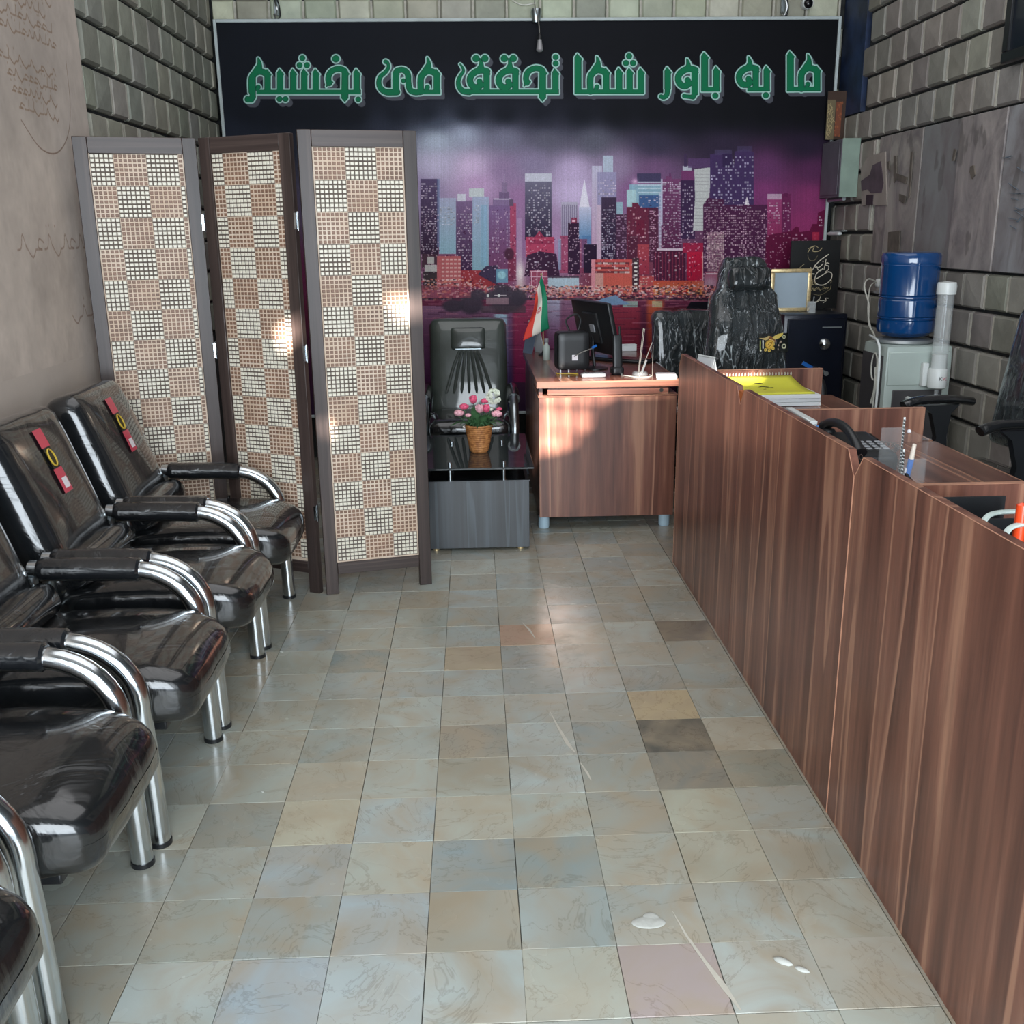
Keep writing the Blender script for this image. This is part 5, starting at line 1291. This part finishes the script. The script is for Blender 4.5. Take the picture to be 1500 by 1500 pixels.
# task chair on the right, facing the counter
tc_ = thing('task_chair', 'black office chair with plastic-wrapped loop arms at the right edge behind the counter', 'chair', (1.95, 3.78, 0), math.radians(4))
star_base(tc_)
MB().cushion((-.02, 0, .47), (.48, .48, .10), .045, (0, 0, .014), n=8, wr=.004).build('seat', 'wrapped_leather', tc_)
MB().cushion((.27, .0, .86), (.09, .46, .56), .04, (.012, 0, 0), n=10, rot=(0, math.radians(9), 0), wr=.005, seed=6).build('backrest', 'wrapped_leather', tc_)
MB().tube(catmull([(.12, 0, .40), (.28, 0, .45), (.315, 0, .62)], 5), .024, 8, flat=.6).build('back_support', 'black_plastic', tc_)
for s in (-1, 1):
    MB().tube(catmull([(-.15, s*.285, .735), (-.08, s*.285, .755), (.05, s*.285, .757), (.15, s*.285, .745)], 6), .030, 12, flat=.62).build('arm_pad', 'arm_leather', tc_)
    MB().prism([(-.075, .735), (.09, .735), (.055, .70), (.045, .60), (.06, .46), (-.02, .46), (.0, .60), (-.03, .70)], 'y', s*.285-.016, s*.285+.016).build('arm_post', 'black_plastic', tc_, smooth=0)
    MB().b2(-.03, .07, s*.285-(.06 if s > 0 else .016), s*.285+(.016 if s > 0 else .06), .425, .462, bev=.004).build('arm_bracket', 'black_plastic', tc_)

# ================================================================ safe with things on top
sf = thing('safe', 'dark navy steel safe with round dial standing in the far right corner', 'safe', (2.06, 6.12, 0))
MB().b2(-.225, .155, -.20, .34, .03, .965, bev=.01, seg=2).build('body', 'navy_metal', sf)
dd = MB().b2(-.205, .135, -.222, -.201, .06, .94, bev=.004).build('door', 'navy_metal', sf)
mb = MB(); mb.lathe([(.034, 0), (.036, .006), (.026, .022), (.012, .03), (0, .03)], (0, 0, 0), 24, Matrix.Rotation(pi/2, 3, 'X')); bmesh.ops.translate(mb.bm, vec=(.02, -.2225, .79), verts=mb.bm.verts); mb.build('dial', 'chrome', dd)
mb = MB(); mb.cyl((.03, -.222, .62), (.03, -.26, .62), .014); mb.tube([(.03, -.25, .62), (-.02, -.255, .65)], .009, 8); mb.build('handle', 'silver_paint', dd)
MB().b2(.0, .115, -.2255, -.222, .885, .892).build('badge_strip', 'silver_paint', dd)
MB().box((-.075, -.2242, .665), (.07, .003, .022), rot=(0, .5, 0)).build('blue_tag', 'blue_pen', dd, smooth=0)
for x in (-.19, .12):
    for y in (-.17, .3): MB().cyl((x, y, 0), (x, y, .03), .025, n=10).build('foot', 'black_plastic', sf)
# black calligraphy board
def paint_calligraphy():
    cv = Canvas(0, 0, 100, 118, 5, (13, 14, 15)); g = (176, 160, 120); w_ = (216, 208, 190)
    cv.stroke(sm([(34, 20), (38, 14), (46, 10), (44, 18), (56, 18), (62, 13)], 4), 1.4, g); cv.stroke(sm([(34, 14), (46, 9), (54, 12)], 4), 1, g); cv.stroke(sm([(34, 24), (38, 33), (48, 34), (54, 26)], 4), 1.0, g, .6)
    # the big line
    cv.stroke(sm([(76, 24), (60, 34), (50, 44), (58, 46), (66, 40)], 5), 1.7, w_); cv.stroke(sm([(72, 32), (70, 44), (69, 50)], 3), 1.5, w_)
    cv.stroke(sm([(79, 40), (74, 38), (72, 42), (78, 44), (78, 50), (72, 54)], 4), 1.5, w_); cv.stroke(sm([(66, 48), (62, 52), (57, 50), (54, 44)], 4), 1.5, w_)
    cv.stroke(sm([(54, 66), (66, 60), (78, 54), (86, 58), (84, 68), (72, 76), (60, 76), (52, 70), (54, 58), (62, 50)], 6), 1.7, w_)
    cv.stroke(sm([(50, 42), (46, 50), (40, 54), (42, 46)], 4), 1.5, w_); cv.disc(46, 57, 1.3, w_); cv.disc(49, 57, 1.3, w_); cv.disc(66, 36, 1.2, w_)
    cv.stroke(sm([(4, 56), (14, 50), (28, 40)], 4), 1.3, g, .8); cv.stroke(sm([(8, 58), (20, 52), (30, 54), (36, 50)], 4), 1.2, g, .7); cv.stroke(sm([(38, 54), (40, 62), (46, 66), (54, 66)], 4), 1.2, g, .7)
    R_ = random.Random(3)
    scribble(cv, 32, 76, 22, 7, 4, g, 1.3, .8, R_); scribble(cv, 30, 86, 26, 6, 5, g, 1.2, .7, R_); scribble(cv, 54, 84, 32, 6, 8, g, 1.1, .65, R_); cv.stroke(sm([(50, 92), (66, 94), (86, 84)], 4), 1, g, .6)
    cv.stroke(sm([(84, 74), (86, 68), (87, 72)], 3), 1, g, .5)
    # signature lower right
    cv.stroke(sm([(82, 100), (76, 100), (78, 104), (72, 108)], 4), 1.3, w_); cv.stroke(sm([(74, 104), (66, 104), (62, 102), (60, 105), (56, 106)], 4), 1.2, w_); cv.stroke(sm([(66, 97), (62, 105), (54, 108)], 4), 1.2, w_)
    return cv
im = make_image('calligraphy', paint_calligraphy().a); image_mat('calligraphy', im, .4, .4)
cbd = thing('calligraphy_board', 'square black board with gold Persian calligraphy leaning on the back wall over the safe', 'sign', (2.135, 6.33, .9655))
MB().b2(-.155, .155, 0, .016, 0, .415, bev=.001).build('board', 'black_print', cbd)
mb = MB(); mb.quad((-.155, -.0008, 0), (.155, -.0008, 0), (.155, -.0008, .415), (-.155, -.0008, .415), uv=True); mb.build('lettering', 'calligraphy', cbd, smooth=0, fix=False)
pf = thing('photo_frame', 'gold framed pale certificate standing on the safe before the black board', 'frame', (1.925, 6.12, .9655))
hx, hh = .125, .255
plain('certificate', rgb(166, 182, 194), .4, var=.05, coat=.3)
for a in ((-hx, hx, 0, .024), (-hx, hx, hh-.024, hh)): MB().b2(a[0], a[1], -.008, .008, a[2], a[3], bev=.004, seg=2).build('moulding', 'gold_frame', pf)
for a in (-hx, hx-.024): MB().b2(a, a+.024, -.008, .008, .024, hh-.024, bev=.004, seg=2).build('moulding', 'gold_frame', pf)
MB().b2(-hx+.02, hx-.02, -.002, .004, .02, hh-.02).build('certificate', 'certificate', pf, smooth=0)
MB().tube([(0, .008, .18), (0, .075, .0)], .005, 6).build('easel_strut', 'black_plastic', pf)
gl = thing('glass_tumbler', 'small clear square glass standing on the safe beside the gold frame', 'glass', (2.03, 6.03, .9655))
mb = MB(); 
for x0, x1, y0, y1 in ((-.02, .02, -.02, -.017), (-.02, .02, .017, .02), (-.02, -.017, -.017, .017), (.017, .02, -.017, .017)): mb.b2(x0, x1, y0, y1, 0, .065)
mb.b2(-.018, .018, -.018, .018, 0, .006); mb.build('tumbler', 'clear_plastic', gl, smooth=0)
mb = MB(); mb.tube([(.008, 0, .008), (.012, .0, .095)], .004, 6); mb.build('stirrer', 'clear_plastic', gl)

# ================================================================ water dispenser
wd = thing('water_dispenser', 'pale grey water dispenser with dark side standing against the right brick wall', 'dispenser', (2.118, 4.84, 0), math.radians(0))
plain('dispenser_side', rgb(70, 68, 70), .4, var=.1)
MB().cushion((0, .0, .475), (.325, .30, .87), .02, n=8, fn=lambda p: p).build('cabinet', 'ivory_plastic', wd)
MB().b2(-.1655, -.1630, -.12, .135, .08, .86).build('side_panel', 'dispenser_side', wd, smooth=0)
MB().box((0, -.147, .80), (.30, .012, .16), bev=.004).build('front_fascia', 'ivory_plastic', wd)
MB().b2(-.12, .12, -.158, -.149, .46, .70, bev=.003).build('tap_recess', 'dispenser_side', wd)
for x in (-.045, .045): 
    mb = MB(); mb.cyl((x, -.15, .66), (x, -.19, .66), .011, n=10); mb.cyl((x, -.185, .665), (x, -.185, .635), .008, n=10); mb.build('tap', 'white_plastic', wd)
for k in range(14): MB().b2(.02, .13, -.1545, -.150, .25+k*.017, .257+k*.017).build('vent_slat', 'grey_plastic', wd, smooth=0)
MB().lathe([(.13, 0), (.135, .004), (.13, .016), (.11, .022), (0, .022)], (-.02, 0, .912), 32).build('top_collar', 'silver_paint', wd)
wbt = thing('water_bottle', 'large blue water bottle standing upside down on the dispenser', 'bottle', (2.098, 4.84, .9345))
pr = [(.0, .0), (.06, .002), (.105, .012), (.130, .03), (.134, .05), (.134, .085), (.128, .09), (.128, .10), (.134, .105), (.134, .18), (.128, .187), (.126, .193), (.128, .20), (.134, .207), (.134, .34), (.1365, .352), (.1365, .385), (.130, .398), (.115, .404), (.0, .40)]
MB().lathe(pr, n=40).build('bottle', 'water_blue', wbt)
for z in (.098, .197, .345): MB().lathe([(.1348, -.003), (.1362, 0), (.1348, .003)], (0, 0, z), 40).build('ridge_ring', 'water_blue', wbt)
# cup tube on the front right
cu = thing('cup_dispenser', 'clear upright cup tube with white cap and lettered holder on the dispenser front', 'cup holder', (2.183, 4.625, .0))
MB().lathe([(.037, .80), (.037, 1.165)], n=24).build('clear_tube', 'clear_plastic', cu)
MB().lathe([(.04, 1.15), (.043, 1.152), (.044, 1.19), (.040, 1.205), (0, 1.21)], n=24, c=(0, 0, 0)).build('cap', 'white_plastic', cu)
MB().lathe([(.030, .715), (.042, .72), (.043, .725), (.043, .805), (.040, .81), (.036, .81)], n=24).build('holder', 'white_plastic', cu)
MB().b2(-.06, -.03, .03, .059, .72, .83, bev=.003).build('bracket', 'white_plastic', cu)
MB().b2(-.05, .02, .036, .059, .735, .79, bev=.003).build('bracket', 'white_plastic', cu)
MB().cyl((-.0, .0, .66), (-.0, 0, .715), .010, n=12).build('cup_tip', 'clear_plastic', cu)
mb = MB()
for k in range(6): mb.lathe([(.024, 0), (.034, .072), (.0345, .075)], (0, 0, .74+k*.012), 16)
mb.build('paper_cups', 'white_plastic', cu)
def text_on(s_, x, z, size, mat):
    c = bpy.data.curves.new('t', 'FONT'); c.body = s_; c.size = size; c.extrude = .0004; c.align_x = 'LEFT'
    o = bpy.data.objects.new('t', c); COL.objects.link(o); bpy.context.view_layer.update()
    me = bpy.data.meshes.new_from_object(o.evaluated_get(bpy.context.evaluated_depsgraph_get())); bpy.data.objects.remove(o)
    for v in me.vertices:
        u = v.co.x+x; a = u/.0438; v.co = Vector((.0438*math.sin(a), -.0438*math.cos(a)-v.co.z, v.co.y+z))
    me.materials.clear(); me.materials.append(MATS[mat]); return me
link('lettering', text_on('K', -.013, .757, .026, 'black_print'), cu); link('lettering', text_on('VC', .003, .757, .021, 'red_print'), cu)
# cable and plug
so = thing('wall_socket', 'white wall socket with plug on the brick wall left of the blue bottle', 'socket', (2.285, 5.60, 1.155))
MB().b2(0, .02, -.045, .045, -.045, .045, bev=.004).build('plate', 'white_plastic', so)
MB().cushion((-.022, 0, .0), (.045, .05, .05), .014, n=5).build('plug', 'white_plastic', so)
MB().b2(-.02, .03, -.05, .09, -.058, -.046).build('ledge', 'grey_plastic', so, smooth=0)
pc = thing('power_cord', 'white power cord hanging from the wall socket down the dispenser side', 'cable', (2.2, 5.5, 0))
MB().tube(catmull([(.045, .10, 1.16), (-.02, .06, 1.18), (-.055, .02, 1.14), (-.05, -.05, 1.05), (-.06, -.1, .95), (-.052, -.18, .88), (-.10, -.3, .75), (-.11, -.38, .5), (-.12, -.42, .2), (-.10, -.4, .006)], 8), .0042, 8).build('cord', 'cable_white', pc)
MB().tube(catmull([(.03, .10, 1.16), (-.01, .05, 1.14), (-.035, .0, 1.09), (-.06, -.08, .99), (-.05, -.14, .90)], 8), .0035, 8).build('second_lead', 'cable_white', pc)
co = thing('coiled_lead', 'looped white lead hanging on the dark side of the water dispenser', 'cable', (1.946, 4.80, .70))
mb = MB(); mb.tube([(0, .0+.035*math.cos(a)+.0, .10+.065*math.sin(a)) for a in [k*2*pi/20 for k in range(20)]], .004, 6, closed=True)
mb.tube(catmull([(0, -.05, .21), (0, -.045, .1), (0, -.03, -.02), (0, -.02, -.12), (0, .0, -.17)], 6), .004, 6); mb.tube(catmull([(0, -.02, .1), (0, -.03, .0), (0, .0, -.08)], 6), .007, 6)
mb.build('loops', 'cable_white', co)
tb = thing('white_frame_bar', 'thin white bent bar along the dispenser upper left edge', 'bar', (1.935, 4.83, 0))
MB().tube(catmull([(.04, .13, .935), (.01, .0, .935), (-.002, -.08, .925), (-.004, -.12, .86), (-.004, -.13, .60), (-.004, -.135, .02)], 6), .006, 8).build('bar', 'white_plastic', tb)

# ================================================================ small things on the right wall
eb = thing('electric_box', 'grey metal electric box with pale green edge on the right wall corner', 'box', (2.33, 6.40, 1.80))
MB().b2(-.115, .0, -.17, .17, -.165, .165, bev=.003).build('cabinet', 'box_grey', eb)
MB().b2(-.112, -.004, -.176, -.171, -.168, .168, bev=.001).build('edge_plate', 'box_green', eb)
MB().b2(-.121, -.116, -.15, .15, -.15, .15, bev=.002).build('lid', 'box_grey', eb)
MB().tube([(-.06, -.12, -.175), (-.06, .15, -.178)], .012, 8).build('conduit', 'silver_paint', eb)
sp = thing('small_icon_frame', 'small brown picture with flaked gold ornament at the banner right edge', 'picture', (2.285, 6.52, 2.125))
def paint_icon():
    cv = Canvas(0, 0, 50, 90, 5, (60, 40, 28)); R_ = random.Random(8)
    cv.rect(0, 16, 22, 90, (104, 92, 66)); cv.rect(24, 20, 40, 84, (112, 58, 34), 1)
    for k in range(26): 
        x, y = R_.uniform(3, 20), R_.uniform(14, 84); cv.stroke(sm([(x, y), (x+R_.uniform(-5, 5), y+4), (x+R_.uniform(-5, 5), y+9)], 3), 1.4, (164, 146, 104), .8)
    for k in range(16): cv.disc(R_.uniform(24, 42), R_.uniform(20, 84), R_.uniform(1, 3), (150, 84, 44), .7)
    return cv
im = make_image('icon_print', paint_icon().a); image_mat('icon_print', im, .5)
MB().b2(-.075, .04, .002, .02, -.14, .14, bev=.001).build('board', 'black_print', sp)
mb = MB(); mb.quad((-.075, 0, -.14), (.04, 0, -.14), (.04, 0, .14), (-.075, 0, .14), uv=True); mb.build('print', 'icon_print', sp, smooth=0, fix=False)
wl_ = thing('wall_tube_lamp', 'short bright white reflector strip low on the right wall beside the banner', 'lamp', (2.30, 6.46, 1.42))
MB().cushion((-.01, 0, 0), (.03, .20, .022), .01, n=5).build('tube', 'white_plastic', wl_)
MB().b2(.0, .03, -.11, .11, .012, .018).build('bracket', 'banner_frame', wl_, smooth=0)
bf = thing('black_wall_frame', 'black framed picture cut by the upper right edge of the view', 'frame', (2.318, 4.26, 2.12))
MB().b2(-.022, .0, -.30, .255, .03, .54, bev=.002).build('picture', 'navy_metal', bf)
for z0, z1 in ((0, .045), (.525, .57)): MB().b2(-.035, .0, -.345, .30, z0, z1, bev=.004).build('frame_bar', 'black_plastic', bf)
for y0, y1 in ((-.345, -.3), (.255, .30)): MB().b2(-.035, .0, y0, y1, .045, .525, bev=.004).build('frame_bar', 'black_plastic', bf)

# peeled plaster, drips and pencil marks on the right wall
def wpt(px_, py_, X_):
    d = cF+cR*(px_-750)/FPX-cU*(py_-750)/FPX; k = X_/d[0]; return d[1]*k, CAM_H+d[2]*k
def wall_poly(name, mat, X_, th, P): MB().prism([wpt(x, y, X_) for x, y in P], 'x', X_, X_+th).build(name, mat, wr_, smooth=0)
plain('old_plaster', rgb(146, 136, 128), .85, var=.14, nscale=8, bmp=.3, bscale=24)
plain('bare_patch', rgb(84, 70, 78), .85, var=.25, nscale=12)
plain('dark_patch', rgb(52, 38, 46), .8, var=.2)
plain('drip_stain', rgb(92, 84, 76), .8, var=.25, nscale=20)
plain('blue_pencil', rgb(96, 106, 116), .8, var=.1)
wall_poly('plaster_patch', 'old_plaster', 2.319, .02, [(1261, 246), (1270, 232), (1283, 226), (1296, 222), (1299, 300), (1284, 301), (1272, 299), (1262, 302)])
wall_poly('plaster_patch', 'bare_patch', 2.3165, .0024, [(1261, 265), (1274, 256), (1278, 242), (1290, 236), (1294, 268), (1291, 282), (1276, 283), (1270, 277), (1262, 280)])
wall_poly('plaster_patch', 'dark_patch', 2.3160, .0028, [(1269, 285), (1279, 285), (1278, 300), (1268, 300)])
for P in ([(1309, 228), (1313, 228), (1313, 254), (1328, 260), (1326, 269), (1312, 262), (1309, 268)], [(1299, 238), (1302, 236), (1303, 250), (1300, 248)], [(1317, 284), (1327, 288), (1324, 298), (1317, 294)], [(1421, 244), (1426, 242), (1428, 256), (1423, 262), (1420, 252)],
          [(1334, 222), (1337, 222), (1335, 250), (1332, 290), (1331, 290), (1332, 250)], [(1397, 218), (1400, 220), (1397, 236), (1394, 236)], [(1301, 340), (1318, 338), (1316, 372), (1300, 370)]):
    wall_poly('stain', 'drip_stain', 2.3135, .006, P)
R6 = random.Random(2)
for k in range(13):
    x, y = R6.uniform(1466, 1490), R6.uniform(228, 330); a = R6.uniform(-1, 1.2); l = R6.uniform(8, 18); dx, dy = math.cos(a)*l, math.sin(a)*l
    wall_poly('pencil_mark', 'blue_pencil', 2.3135, .005, [(x, y), (x+dx, y+dy), (x+dx+.7, y+dy+.9), (x+.7, y+.9)])
# ================================================================ marks on the floor
def blotch(name, label, x, y, mat, pts, h=.0012, cat='mark'):
    t = MB().prism(pts, 'z', 0, h).build(name, mat, None, (x, y, .0002), smooth=0); tag(t, label, cat); return t
def fpt(px, py_):
    d = cF+cR*(px-750)/FPX-cU*(py_-750)/FPX; k = -CAM_H/d[2]; return d[0]*k, d[1]*k
plain('scuff', rgb(182, 178, 166), .55, var=.06, nscale=40)  # pale tone for the narrow flat marks laid on the tiles
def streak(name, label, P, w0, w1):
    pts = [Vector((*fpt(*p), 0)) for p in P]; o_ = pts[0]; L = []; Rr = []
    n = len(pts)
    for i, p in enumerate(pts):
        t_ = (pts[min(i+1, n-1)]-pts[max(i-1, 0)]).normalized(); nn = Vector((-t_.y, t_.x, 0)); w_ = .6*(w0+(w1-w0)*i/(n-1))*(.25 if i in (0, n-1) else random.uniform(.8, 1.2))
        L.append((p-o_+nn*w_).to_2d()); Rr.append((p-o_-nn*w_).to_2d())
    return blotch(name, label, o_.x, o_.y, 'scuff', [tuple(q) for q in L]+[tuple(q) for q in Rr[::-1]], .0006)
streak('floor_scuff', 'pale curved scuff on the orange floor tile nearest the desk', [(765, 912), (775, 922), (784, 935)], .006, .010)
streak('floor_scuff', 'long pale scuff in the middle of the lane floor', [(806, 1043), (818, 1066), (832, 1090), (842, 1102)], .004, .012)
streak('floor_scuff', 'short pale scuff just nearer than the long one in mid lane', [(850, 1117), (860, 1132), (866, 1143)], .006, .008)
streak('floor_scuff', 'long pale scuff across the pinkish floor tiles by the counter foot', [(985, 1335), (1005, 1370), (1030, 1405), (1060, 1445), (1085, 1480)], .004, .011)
ax, ay = fpt(950, 1352)
t = tag(MB().sphere((0, 0, 0), .034, (1.1, .6, .07), 16).sphere((.008, .016, .0), .018, (1, 1, .10), 12).build('plaster_blob', 'chalk', None, (ax, ay, .001)), 'flat lump of dried white plaster stuck on a pinkish floor tile', 'blob')
for (px_, py2, s_, lb) in ((412, 955, .007, 'tiny white crumb on the floor by the second chair leg'), (384, 1210-50, .005, 'tiny white crumb on the floor left of the peach tile'), (1147, 1409, .016, 'white chip of plaster on a crack in the near right tile'), (1175, 1421, .012, 'smaller white chip of plaster on the near right tile crack')):
    ax, ay = fpt(px_, py2); tag(MB().sphere((0, 0, 0), s_, (1.3, .6, .35), 8, (0, 0, -.6)).build('plaster_crumb', 'chalk', None, (ax, ay, .001)), lb, 'crumb')
